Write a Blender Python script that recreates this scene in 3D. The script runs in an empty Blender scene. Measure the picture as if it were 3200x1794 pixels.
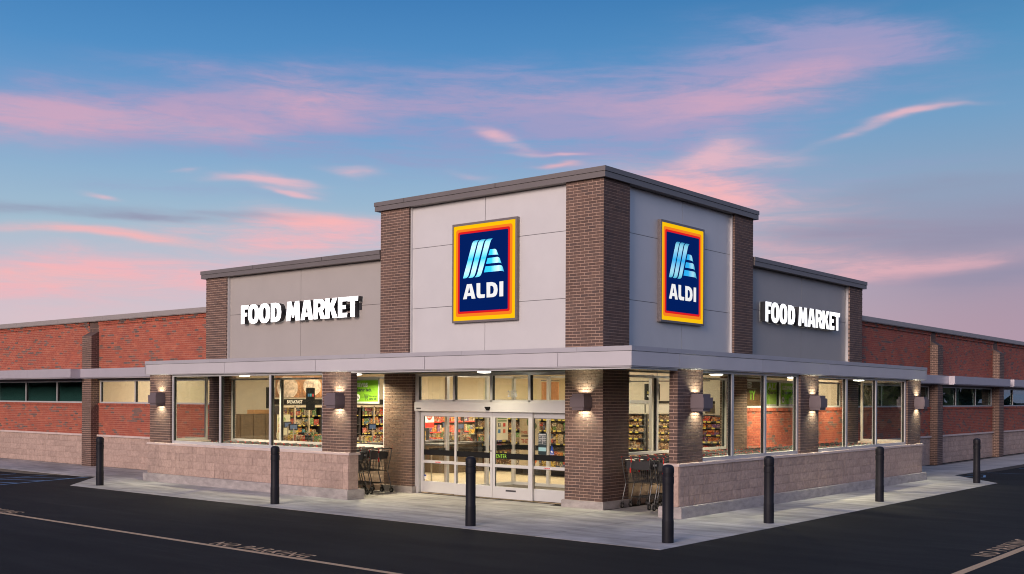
import bpy, math, random
from math import sin, cos, tan, atan, atan2, pi, radians, sqrt
from mathutils import Vector, Matrix, Euler
from mathutils.geometry import tessellate_polygon
from mathutils.noise import noise as pnoise
random.seed(7)
SC = bpy.context.scene
COL = SC.collection

# ------------------------------------------------------------------ camera
YAW = radians(39.70)
CAMP = Vector((13.218, -19.096, 2.385))
cd = bpy.data.cameras.new('camera'); cam = bpy.data.objects.new('camera', cd); COL.objects.link(cam)
cam.location = CAMP
ROLL = radians(-0.30)
cam.rotation_euler = (Matrix.Rotation(YAW, 3, 'Z') @ Matrix.Rotation(pi/2, 3, 'X') @ Matrix.Rotation(-ROLL, 3, 'Z')).to_euler()
cd.sensor_width = 36.0; cd.lens = 3357.2/3200*36.0
cd.shift_x = 0.0032; cd.shift_y = 0.1090
cd.clip_start = 0.1; cd.clip_end = 5000
SC.camera = cam

# ------------------------------------------------------------------ light, sky, exposure
SC.view_settings.view_transform = 'Standard'; SC.view_settings.look = 'None'
SC.view_settings.exposure = 0.0; SC.view_settings.gamma = 1.0; SC.view_settings.use_curve_mapping = False
SC.cycles.max_bounces = 10; SC.cycles.transparent_max_bounces = 16; SC.cycles.glossy_bounces = 4
SC.cycles.sample_clamp_indirect = 4.0; SC.cycles.use_adaptive_sampling = False; SC.cycles.filter_width = 1.05
SC.cycles.caustics_reflective = False; SC.cycles.caustics_refractive = False
FV = Vector((-sin(YAW), cos(YAW), 0)); RV = Vector((cos(YAW), sin(YAW), 0))
SUN_AZ = radians(-149)            # heading of the afterglow, measured from the view heading to the right
SUN_EL = radians(14)
sdir = (FV*cos(SUN_AZ) + RV*sin(SUN_AZ))*cos(SUN_EL) + Vector((0, 0, sin(SUN_EL)))
sl = bpy.data.lights.new('sun', 'SUN'); sun = bpy.data.objects.new('sun', sl); COL.objects.link(sun)
sun.rotation_euler = sdir.to_track_quat('Z', 'Y').to_euler()
sl.energy = 3.05; sl.angle = radians(26); sl.color = (1.0, 0.82, 0.745)

def lin(r, g, b):
    f = lambda c: (c/255/12.92 if c/255 <= 0.04045 else ((c/255+0.055)/1.055)**2.4)
    return (f(r), f(g), f(b), 1.0)

world = bpy.data.worlds.new('World'); SC.world = world; world.use_nodes = True
NT = world.node_tree; NT.nodes.clear()
class NB:
    def __init__(s, nt): s.nt = nt
    def n(s, t, **k):
        x = s.nt.nodes.new(t)
        for a, b in k.items(): setattr(x, a, b)
        return x
    def _in(s, sock, v):
        if isinstance(v, bpy.types.NodeSocket): s.nt.links.new(v, sock)
        elif v is not None: sock.default_value = v
    def math(s, op, a, b=None, c=None, clamp=False):
        x = s.n('ShaderNodeMath', operation=op, use_clamp=clamp)
        s._in(x.inputs[0], a); s._in(x.inputs[1], b)
        if c is not None: s._in(x.inputs[2], c)
        return x.outputs[0]
    def mix(s, f, a, b, blend='MIX'):
        x = s.n('ShaderNodeMix', data_type='RGBA', blend_type=blend)
        s._in(x.inputs[0], f); s._in(x.inputs[6], a); s._in(x.inputs[7], b)
        return x.outputs[2]
    def ramp(s, f, stops, interp='LINEAR'):
        x = s.n('ShaderNodeValToRGB'); x.color_ramp.interpolation = interp
        e = x.color_ramp.elements
        while len(e) > 1: e.remove(e[-1])
        e[0].position = stops[0][0]; e[0].color = stops[0][1]
        for p, c in stops[1:]:
            q = e.new(p); q.color = c
        s._in(x.inputs[0], f); return x.outputs[0]
    def noise(s, vec, scale, detail=4, rough=0.5, dist=0.0, color=False):
        x = s.n('ShaderNodeTexNoise'); s._in(x.inputs['Vector'], vec)
        x.inputs['Scale'].default_value = scale; x.inputs['Detail'].default_value = detail
        x.inputs['Roughness'].default_value = rough; x.inputs['Distortion'].default_value = dist
        return x.outputs[1 if color else 0]
    def comb(s, a, b, c):
        x = s.n('ShaderNodeCombineXYZ'); s._in(x.inputs[0], a); s._in(x.inputs[1], b); s._in(x.inputs[2], c); return x.outputs[0]
    def sep(s, v):
        x = s.n('ShaderNodeSeparateXYZ'); s._in(x.inputs[0], v); return x.outputs
    def mapr(s, v, a, b, c=0.0, d=1.0, interp='SMOOTHSTEP'):
        x = s.n('ShaderNodeMapRange', interpolation_type=interp); s._in(x.inputs[0], v)
        for i, q in enumerate((a, b, c, d)): x.inputs[1+i].default_value = q
        return x.outputs[0]
    def dot(s, v, w):
        x = s.n('ShaderNodeVectorMath', operation='DOT_PRODUCT'); s._in(x.inputs[0], v); x.inputs[1].default_value = w
        return x.outputs['Value']
W = NB(NT)
dirv = W.n('ShaderNodeTexCoord').outputs['Generated']
az = W.math('ARCTAN2', W.dot(dirv, RV), W.dot(dirv, FV))
el = W.math('ARCSINE', W.sep(dirv)[2])
# wispy warp
wv = W.comb(W.math('MULTIPLY', az, 5.0), W.math('MULTIPLY', el, 16.0), 0.0)
wn = W.sep(W.noise(wv, 1.0, 4, 0.5, 0.0, True))
azw = W.math('ADD', az, W.math('MULTIPLY', W.math('SUBTRACT', wn[0], 0.5), 0.09))
elw = W.math('ADD', el, W.math('MULTIPLY', W.math('SUBTRACT', wn[1], 0.5), 0.042))
fv_ = W.comb(W.math('MULTIPLY', az, 9.0), W.math('MULTIPLY', el, 60.0), 3.0)
fine = W.noise(fv_, 1.0, 6, 0.62, 0.6)
fv2 = W.comb(W.math('ADD', W.math('MULTIPLY', az, 3.0), W.math('MULTIPLY', el, 5.0)), W.math('MULTIPLY', el, 26.0), 8.0)
broad = W.noise(fv2, 1.0, 5, 0.55, 0.4)
D2R = pi/180
def elp(y): return atan((1010-y)/2703.0)
e01 = W.mapr(el, 0.0, 0.6, 0, 1, 'LINEAR')
def E(y): return max(0.0, elp(y)/0.6)
base = W.ramp(e01, [(0.0, lin(205, 182, 190)), (E(830), lin(208, 190, 200)), (E(720), lin(190, 188, 204)), (E(600), lin(160, 186, 206)),
                    (E(480), lin(140, 174, 205)), (E(340), lin(108, 156, 203)), (E(170), lin(76, 138, 194)), (E(0), lin(56, 120, 180)), (1.0, lin(34, 92, 150))])
baseR = W.ramp(e01, [(0.0, lin(176, 150, 170)), (E(830), lin(168, 144, 166)), (E(700), lin(156, 142, 168)), (E(600), lin(144, 146, 174)),
                     (E(480), lin(134, 158, 188)), (E(340), lin(110, 154, 194)), (E(170), lin(78, 140, 188)), (E(0), lin(54, 120, 174)), (1.0, lin(34, 92, 150))])
azc = W.math('ABSOLUTE', W.math('SUBTRACT', az, radians(70)))
rgt = W.mapr(azc, 0.75, 1.3, 1.0, 0.0)
sky = W.mix(rgt, base, baseR)
# blob group
bg = bpy.data.node_groups.new('streak', 'ShaderNodeTree')
for nm in ('az', 'el', 'cx', 'cy', 'c', 's', 'ix', 'iy'): bg.interface.new_socket(nm, in_out='INPUT', socket_type='NodeSocketFloat')
bg.interface.new_socket('v', in_out='OUTPUT', socket_type='NodeSocketFloat')
B = NB(bg); gi = B.n('NodeGroupInput').outputs; go = B.n('NodeGroupOutput')
dx = B.math('SUBTRACT', gi[0], gi[2]); dy = B.math('SUBTRACT', gi[1], gi[3])
u = B.math('MULTIPLY', B.math('ADD', B.math('MULTIPLY', dx, gi[4]), B.math('MULTIPLY', dy, gi[5])), gi[6])
v = B.math('MULTIPLY', B.math('SUBTRACT', B.math('MULTIPLY', dy, gi[4]), B.math('MULTIPLY', dx, gi[5])), gi[7])
q = B.math('ADD', B.math('MULTIPLY', u, u), B.math('MULTIPLY', v, v))
bg.links.new(B.math('EXPONENT', B.math('MULTIPLY', q, -1.0)), go.inputs[0])
def streak(px, py, sx, sy, rot=0.0):
    g = W.n('ShaderNodeGroup'); g.node_tree = bg
    W._in(g.inputs[0], azw); W._in(g.inputs[1], elw)
    dpx = px-1280
    vals = (atan(dpx/2703), atan((1010-py)/sqrt(2703**2+dpx**2)), cos(radians(rot)), sin(radians(rot)), 2703/sx, 2703/sy)
    for i, q in enumerate(vals): g.inputs[2+i].default_value = q
    return g.outputs[0]
finer = W.noise(W.comb(W.math('MULTIPLY', az, 26.0), W.math('MULTIPLY', el, 130.0), 5.0), 1.0, 6, 0.68, 0.8)
fine = W.math('ADD', W.math('MULTIPLY', fine, 0.72), W.math('MULTIPLY', finer, 0.28))
fcl = W.mapr(fine, 0.28, 0.72, 0.05, 1.25)
bcl = W.math('MULTIPLY', W.mapr(broad, 0.28, 0.72, 0.35, 1.15), W.mapr(fine, 0.25, 0.75, 0.75, 1.15))
fcl2 = W.mapr(fine, 0.22, 0.78, 0.35, 1.2)
def layer(sky, blobs, col, amt, tex, lo=0.05, hi=0.75):
    d = None
    for b in blobs:
        v = streak(*b[:5])
        if len(b) > 5: v = W.math('MULTIPLY', v, b[5])
        d = v if d is None else W.math('ADD', d, v)
    d = W.math('MULTIPLY', d, tex)
    d = W.mapr(d, lo, hi, 0.0, amt)
    return W.mix(d, sky, col)
# high mauve veils (also carried on right round the sky by the broad noise)
allround = W.math('MULTIPLY', W.mapr(broad, 0.36, 0.62, 0.25, 1), W.mapr(el, 0.02, 1.2, 0.85, 0.62))
outside = W.mapr(W.math('ABSOLUTE', az), radians(24), radians(40), 0, 1)
sky = W.mix(W.math('MULTIPLY', allround, W.math('MAXIMUM', outside, W.mapr(el, 0.42, 0.75, 0, 1))), sky, W.mix(W.mapr(W.math('ABSOLUTE', W.math('SUBTRACT', az, 1.3)), 0.4, 1.3, 1.0, 0.0), lin(170, 164, 198), lin(138, 166, 214)))
sky = layer(sky, [(420, 285, 560, 74, 4), (1250, 275, 520, 84, 2), (1850, 215, 430, 100, 7), (2170, 130, 240, 58, -8), (560, 175, 260, 34, 0, .5), (1550, 340, 420, 60, 4, .7), (1150, 420, 460, 40, 0, .55), (500, 480, 360, 26, 0, .4), (1700, 440, 300, 60, 0, .6), (2250, 420, 350, 60, 0, .35)],
            lin(150, 150, 194), 0.88, W.math('MULTIPLY', bcl, fcl2), 0.0, 0.85)
sky = layer(sky, [(300, 292, 430, 50, 5, .9), (760, 248, 170, 58, -12, .8), (60, 305, 260, 44, 2, .9), (580, 345, 140, 30, 6, .6), (1760, 265, 350, 70, 8, .8), (2030, 185, 260, 68, 12, .55), (1250, 275, 380, 50, 3, .5)],
            lin(220, 166, 186), 0.70, fcl2, 0.0, 1.3)
# pink at the horizon
sky = layer(sky, [(250, 700, 520, 62, 0), (700, 600, 300, 42, -3), (900, 570, 200, 40, 0, .8), (-200, 740, 500, 60, 0), (1850, 520, 360, 74, -8), (1650, 455, 200, 30, 0, .8), (2050, 640, 260, 40, -6, .8), (2420, 640, 200, 22, 0, .8), (1950, 700, 300, 50, 0, .6)],
            lin(238, 178, 186), 0.94, W.math('MULTIPLY', bcl, fcl2), 0.0, 0.92)
sky = layer(sky, [(300, 600, 340, 12, -2), (820, 555, 150, 20, -3), (150, 720, 260, 26, 0), (1730, 480, 150, 18, -4, .8), (1400, 432, 60, 7, 0, .8)],
            lin(250, 178, 178), 0.80, fcl2, 0.0, 1.1)
# small bright puffs and thin streaks
sky = layer(sky, [(715, 465, 85, 18, -8), (640, 455, 120, 8, 0, .8), (740, 492, 60, 6, -6), (870, 425, 60, 10, 0), (1270, 372, 75, 12, -16), (1420, 408, 50, 5, -4, .9), (1320, 405, 50, 6, -4, .7), (245, 497, 50, 8, -10, .8),
                  (1800, 385, 95, 40, 6, 1.0), (1930, 400, 130, 26, 0, .7), (1750, 415, 70, 20, 6, .8), (2230, 302, 140, 12, 14, .8), (2330, 272, 110, 8, 4, .7), (1180, 440, 60, 8, -8, .5), (480, 432, 40, 5, 0, .6)],
            lin(240, 184, 192), 0.74, fcl2, 0.0, 1.2)
# mauve-grey bars low down
sky = layer(sky, [(180, 535, 260, 18, 0), (420, 560, 200, 10, 2, .8), (2350, 590, 380, 52, 3), (2500, 700, 300, 40, 0, .8), (2120, 555, 200, 30, 4, .8), (2250, 480, 300, 26, 2, .5), (620, 545, 150, 8, 0, .6)],
            lin(140, 136, 166), 0.78, bcl, 0.0, 0.9)
glow = W.mapr(W.math('ABSOLUTE', W.math('SUBTRACT', az, SUN_AZ)), 0.0, 1.5, 1.0, 0.0)
glow = W.math('MULTIPLY', glow, W.mapr(el, 0.0, 0.55, 1.0, 0.0))
sky = W.mix(W.math('MULTIPLY', glow, 0.75), sky, (1.0, 0.62, 0.50, 1))
below = W.mapr(el, -0.02, 0.0, 1.0, 0.0)
sky = W.mix(below, sky, (0.05, 0.045, 0.05, 1))
nish = W.n('ShaderNodeTexSky', sky_type='NISHITA'); nish.sun_disc = False
nish.sun_elevation = radians(3); nish.sun_rotation = atan2(sdir.x, sdir.y)
bgA = W.n('ShaderNodeBackground'); W._in(bgA.inputs[0], sky); bgA.inputs[1].default_value = 1.0
bgB = W.n('ShaderNodeBackground'); W._in(bgB.inputs[0], nish.outputs[0]); bgB.inputs[1].default_value = 0.012
ad = W.n('ShaderNodeAddShader'); NT.links.new(bgA.outputs[0], ad.inputs[0]); NT.links.new(bgB.outputs[0], ad.inputs[1])
wo = W.n('ShaderNodeOutputWorld'); NT.links.new(ad.outputs[0], wo.inputs[0])

# ------------------------------------------------------------------ materials
def newmat(name):
    m = bpy.data.materials.new(name); m.use_nodes = True
    b = m.node_tree.nodes['Principled BSDF']
    return m, NB(m.node_tree), b
def mat(name, col, rough=0.6, metal=0.0, var=0.0, vscale=3.0, bump=0.0, bscale=60.0, island=0.0, spec=None, emit=None, es=0.0, stretch=None, objrand=0.0, coat=0.0):
    m, N, b = newmat(name)
    c = tuple(col[:3])+(1.0,)
    b.inputs['Base Color'].default_value = c; b.inputs['Roughness'].default_value = rough; b.inputs['Metallic'].default_value = metal
    if spec is not None: b.inputs['Specular IOR Level'].default_value = spec
    if coat: b.inputs['Coat Weight'].default_value = coat
    geo = None; out = None
    pos = None
    if var or bump or island or objrand:
        geo = N.n('ShaderNodeNewGeometry'); pos = geo.outputs['Position']
        if stretch:
            mp = N.n('ShaderNodeMapping'); mp.inputs['Scale'].default_value = stretch; N._in(mp.inputs['Vector'], pos); pos = mp.outputs[0]
    if var:
        f = N.noise(pos, vscale, 6, 0.6)
        f = N.mapr(f, 0.3, 0.7, 1-var, 1+var, 'LINEAR')
        out = N.mix(1.0, c, N.comb(f, f, f), 'MULTIPLY')
    if island or objrand:
        r = geo.outputs['Random Per Island'] if island else N.n('ShaderNodeObjectInfo').outputs['Random']
        a = island or objrand
        f = N.mapr(r, 0, 1, 1-a, 1+a, 'LINEAR')
        out = N.mix(1.0, out if out is not None else c, N.comb(f, f, f), 'MULTIPLY')
    if out is not None: N._in(b.inputs['Base Color'], out)
    if bump:
        bp = N.n('ShaderNodeBump'); bp.inputs['Strength'].default_value = bump; bp.inputs['Distance'].default_value = 0.01
        N._in(bp.inputs['Height'], N.noise(pos, bscale, 4, 0.6)); N._in(b.inputs['Normal'], bp.outputs[0])
    if emit:
        m.cycles.emission_sampling = 'NONE'
        b.inputs['Emission Color'].default_value = tuple(emit[:3])+(1,); b.inputs['Emission Strength'].default_value = es
    return m
def brickmat(name, stops, obj=False, grit=0.35):
    m, N, b = newmat(name)
    geo = N.n('ShaderNodeNewGeometry')
    r = N.n('ShaderNodeObjectInfo').outputs['Random'] if obj else geo.outputs['Random Per Island']
    c = N.ramp(r, stops)
    g = N.noise(geo.outputs['Position'], 130, 3, 0.7)
    f = N.mapr(g, 0.35, 0.7, 1-grit, 1+grit, 'LINEAR')
    big = N.mapr(N.noise(geo.outputs['Position'], 1.1, 5, 0.6), 0.3, 0.7, 0.86, 1.12, 'LINEAR')
    f = N.math('MULTIPLY', f, big)
    N._in(b.inputs['Base Color'], N.mix(1.0, c, N.comb(f, f, f), 'MULTIPLY'))
    b.inputs['Roughness'].default_value = 0.75
    bp = N.n('ShaderNodeBump'); bp.inputs['Strength'].default_value = 0.5; bp.inputs['Distance'].default_value = 0.004
    N._in(bp.inputs['Height'], g); N._in(b.inputs['Normal'], bp.outputs[0])
    return m
BR = [(0, (.105, .064, .050, 1)), (.25, (.140, .083, .064, 1)), (.5, (.125, .082, .068, 1)), (.75, (.165, .100, .076, 1)), (1, (.095, .062, .054, 1))]
M = {}
M['brown'] = brickmat('brown_brick', BR); M['brown_o'] = brickmat('brown_brick_single', BR, True)
M['red'] = brickmat('red_brick', [(0, (.37, .085, .050, 1)), (.4, (.42, .105, .058, 1)), (.7, (.33, .076, .050, 1)), (1, (.46, .135, .075, 1))])
M['dark'] = brickmat('dark_flash_brick', [(0, (.12, .085, .075, 1)), (.5, (.19, .12, .10, 1)), (1, (.26, .11, .08, 1))])
M['mortar'] = mat('tan_mortar', (.58, .40, .31), 0.9, var=0.12, vscale=4, bump=.4, bscale=90)
M['rmortar'] = mat('red_wall_mortar', (.52, .27, .19), 0.9, var=0.12, vscale=4)
M['block'] = mat('split_face_block', (.46, .33, .27), 0.9, var=0.18, vscale=14, bump=.7, bscale=45, island=0.10)
M['block_o'] = mat('split_face_block_single', (.46, .33, .27), 0.9, var=0.18, vscale=14, bump=.7, bscale=45, objrand=0.10)
M['bmortar'] = mat('block_joint', (.34, .235, .20), 0.95)
M['capst'] = mat('cast_stone_sill', (.62, .50, .45), 0.8, var=0.08, vscale=5, bump=.2)
M['curb'] = mat('curb_concrete', (.40, .36, .34), 0.85, var=0.24, vscale=4.0, bump=.5, bscale=40, stretch=(1, 1, 2.4))
M['panelA'] = mat('light_metal_panel', (.65, .635, .63), 0.38, 0.15, var=0.035, vscale=1.2, island=.03)
M['panelB'] = mat('grey_metal_panel', (.43, .398, .37), 0.45, 0.1, var=0.035, vscale=1.2, island=.03)
M['seam'] = mat('panel_joint', (.10, .095, .10), 0.8)
M['fascia'] = mat('fascia_metal', (.66, .63, .645), 0.36, 0.2, var=0.03, vscale=1.5, objrand=.03)
M['flash'] = mat('flashing_metal', (.54, .52, .545), 0.40, 0.3, var=0.04, vscale=1.5, objrand=.03)
M['bronze'] = mat('bronze_coping', (.175, .155, .15), 0.42, 0.2, var=0.05, vscale=1.0)
M['coping'] = mat('parapet_coping', (.36, .32, .30), 0.40, 0.15, var=0.05, vscale=1.0)
M['awning'] = mat('awning_metal', (.56, .52, .56), 0.40, 0.3, var=0.03)
M['alu'] = mat('window_aluminium', (.72, .715, .71), 0.36, 0.35, var=0.02)
M['gasket'] = mat('black_gasket', (.012, .013, .012), 0.5)
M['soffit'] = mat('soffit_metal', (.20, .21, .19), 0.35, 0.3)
M['bollard'] = mat('bollard_plastic', (.012, .012, .017), 0.55, spec=.25, var=0.2, vscale=3, bump=.05, bscale=30)
M['black'] = mat('black_satin', (.010, .010, .011), 0.6, spec=.15)
M['dgrey'] = mat('dark_grey', (.055, .052, .058), 0.5)
M['lamp'] = mat('sconce_bronze', (.20, .16, .17), 0.42, 0.2)
M['cream'] = mat('cream_wall', (.70, .63, .51), 0.8, var=.03)
M['ceil'] = mat('white_ceiling', (.75, .74, .70), 0.8)
M['sfloor'] = mat('store_floor_tile', (.62, .50, .34), 0.28, var=0.06, vscale=2)
M['matt'] = mat('entrance_mat', (.10, .078, .055), 0.95, var=.25, vscale=20)
M['wood'] = mat('counter_wood', (.10, .068, .042), 0.45, var=.18, vscale=5, stretch=(1, 1, 8))
M['steel'] = mat('steel', (.62, .60, .56), 0.28, 0.9)
M['white'] = mat('white_paint', (.80, .80, .78), 0.5)
M['rubber'] = mat('rubber', (.02, .02, .02), 0.6)
M['redp'] = mat('red_plastic', (.62, .03, .025), 0.35)
M['cartw'] = mat('cart_black_metal', (.15, .15, .15), 0.35, 0.7)
M['cartp'] = mat('cart_grey_plastic', (.03, .03, .032), 0.5)
M['yline'] = mat('worn_yellow_paint', (.55, .37, .21), 0.8, var=.22, vscale=30)
M['bline'] = mat('blue_marking_paint', (.13, .27, .46), 0.75, var=.2, vscale=25)
def emat(name, col, s): return mat(name, col, 0.5, emit=col, es=s)
M['tube'] = emat('lit_tube', (1.0, .90, .74), 12.0)
M['disc'] = emat('lit_disc', (1.0, .95, .78), 9.0)
M['lens'] = emat('lit_lens', (1.0, .96, .80), 2.5)
M['lface'] = emat('lit_letter_face', (1, 1, 1), 1.25)
def concrete():
    m, N, b = newmat('broom_concrete')
    pos = N.n('ShaderNodeNewGeometry').outputs['Position']
    mp = N.n('ShaderNodeMapping'); mp.inputs['Scale'].default_value = (0.5, 2.2, 1); mp.inputs['Rotation'].default_value = (0, 0, radians(28)); N._in(mp.inputs['Vector'], pos)
    n1 = N.noise(mp.outputs[0], 1.4, 7, 0.65, 0.4); n2 = N.noise(pos, 0.45, 5, 0.6); n3 = N.noise(pos, 160, 2, 0.6)
    f = N.math('MULTIPLY', N.mapr(n1, 0.3, 0.7, 0.66, 1.16), N.mapr(n2, 0.3, 0.7, 0.78, 1.14))
    f = N.math('MULTIPLY', f, N.mapr(n3, 0.3, 0.7, 0.92, 1.08))
    vor = N.n('ShaderNodeTexVoronoi'); vor.inputs['Scale'].default_value = 2.3; N._in(vor.inputs['Vector'], pos)
    spot = N.mapr(vor.outputs['Distance'], 0.010, 0.035, 0.45, 1.0); f = N.math('MULTIPLY', f, spot)
    r = N.mapr(N.n('ShaderNodeObjectInfo').outputs['Random'], 0, 1, 0.93, 1.06, 'LINEAR'); f = N.math('MULTIPLY', f, r)
    N._in(b.inputs['Base Color'], N.mix(1.0, (.43, .41, .39, 1), N.comb(f, f, f), 'MULTIPLY'))
    b.inputs['Roughness'].default_value = 0.8
    bp = N.n('ShaderNodeBump'); bp.inputs['Strength'].default_value = 0.25; bp.inputs['Distance'].default_value = 0.004
    N._in(bp.inputs['Height'], n3); N._in(b.inputs['Normal'], bp.outputs[0]); return m
M['conc'] = concrete()
def asphalt():
    m, N, b = newmat('asphalt')
    pos = N.n('ShaderNodeNewGeometry').outputs['Position']
    mp = N.n('ShaderNodeMapping'); mp.inputs['Scale'].default_value = (0.35, 1.6, 1); mp.inputs['Rotation'].default_value = (0, 0, radians(-38)); N._in(mp.inputs['Vector'], pos)
    n1 = N.noise(mp.outputs[0], 0.9, 7, 0.62, 0.5); n2 = N.noise(pos, 0.18, 4, 0.6); n3 = N.noise(pos, 110, 2, 0.7)
    f = N.math('MULTIPLY', N.mapr(n1, 0.3, 0.72, 0.62, 1.55), N.mapr(n2, 0.3, 0.7, 0.8, 1.25))
    f = N.math('MULTIPLY', f, N.mapr(n3, 0.3, 0.75, 0.6, 1.6))
    m2 = N.n('ShaderNodeMapping'); m2.inputs['Scale'].default_value = (.16, 2.6, 1); m2.inputs['Rotation'].default_value = (0, 0, radians(8)); N._in(m2.inputs['Vector'], pos)
    f = N.math('MULTIPLY', f, N.mapr(N.noise(m2.outputs[0], 1.0, 5, 0.6, 1.2), 0.55, 0.75, 1.0, 1.7))
    N._in(b.inputs['Base Color'], N.mix(1.0, (.0098, .0094, .0088, 1), N.comb(f, f, f), 'MULTIPLY'))
    b.inputs['Roughness'].default_value = 0.88; b.inputs['Specular IOR Level'].default_value = 0.22
    bp = N.n('ShaderNodeBump'); bp.inputs['Strength'].default_value = 0.5; bp.inputs['Distance'].default_value = 0.006
    N._in(bp.inputs['Height'], n3); N._in(b.inputs['Normal'], bp.outputs[0]); return m
M['asphalt'] = asphalt()
def glassmat(name, tint, refl=1.0):
    m = bpy.data.materials.new(name); m.use_nodes = True; nt = m.node_tree; nt.nodes.clear(); N = NB(nt)
    t = N.n('ShaderNodeBsdfTransparent'); t.inputs[0].default_value = tint
    g = N.n('ShaderNodeBsdfGlossy'); g.inputs['Roughness'].default_value = 0.01; g.inputs['Color'].default_value = (.9, .97, .95, 1)
    ge = N.n('ShaderNodeNewGeometry'); dn = N.n('ShaderNodeVectorMath', operation='DOT_PRODUCT'); nt.links.new(ge.outputs['Normal'], dn.inputs[0]); nt.links.new(ge.outputs['Incoming'], dn.inputs[1])
    fz = N.math('ADD', N.math('MULTIPLY', N.math('POWER', N.math('SUBTRACT', 1.0, N.math('ABSOLUTE', dn.outputs['Value'])), 5.0), .96), .04)
    mx = N.n('ShaderNodeMixShader'); nt.links.new(N.math('MULTIPLY', fz, refl), mx.inputs[0])
    nt.links.new(t.outputs[0], mx.inputs[1]); nt.links.new(g.outputs[0], mx.inputs[2])
    o = N.n('ShaderNodeOutputMaterial'); nt.links.new(mx.outputs[0], o.inputs[0]); return m
M['glass'] = glassmat('clear_glass', (.975, .985, .97, 1), 1.0)
M['glassd'] = glassmat('tinted_glass', (.66, .80, .77, 1), .8)
def productmat(name, sat=0.75, val=0.5, hues=None):
    m, N, b = newmat(name)
    g = N.n('ShaderNodeNewGeometry'); r = g.outputs['Random Per Island']
    hues = hues or [(.45, .03, .02), (.55, .20, .03), (.5, .36, .05), (.40, .34, .24), (.05, .20, .06), (.04, .10, .28), (.25, .04, .14), (.16, .08, .05), (.45, .43, .38), (.5, .05, .04), (.12, .32, .08), (.05, .2, .28), (.1, .06, .04), (.2, .14, .08)]
    k = len(hues)
    c = N.ramp(r, [(i/k, tuple(h)+(1,)) for i, h in enumerate(hues)], 'CONSTANT')
    n = N.noise(g.outputs['Position'], 22, 2, 0.5)
    c = N.mix(N.mapr(n, 0.54, 0.6), c, (.50, .42, .28, 1))
    n2 = N.noise(g.outputs['Position'], 31, 2, 0.5)
    c = N.mix(N.mapr(n2, 0.52, 0.57), c, (.07, .04, .03, 1))
    N._in(b.inputs['Base Color'], c); b.inputs['Roughness'].default_value = 0.35; return m
M['prod'] = productmat('grocery_packs')
M['prodred'] = productmat('red_and_orange_packs', hues=[(.60, .04, .02), (.75, .18, .02), (.55, .03, .02), (.18, .06, .30), (.7, .25, .03), (.5, .1, .05), (.75, .55, .35)])
M['prodbrn'] = productmat('bakery_packs', hues=[(.25, .12, .05), (.4, .22, .1), (.12, .07, .04), (.5, .33, .18), (.3, .15, .06), (.2, .1, .05)])
M['prodgrn'] = productmat('green_packs', hues=[(.15, .42, .08), (.10, .30, .06), (.35, .5, .2), (.6, .6, .5), (.08, .22, .07)])
M['prodyel'] = productmat('yellow_packs', hues=[(.80, .52, .03), (.85, .6, .05), (.75, .45, .03), (.8, .5, .1)])

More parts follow.
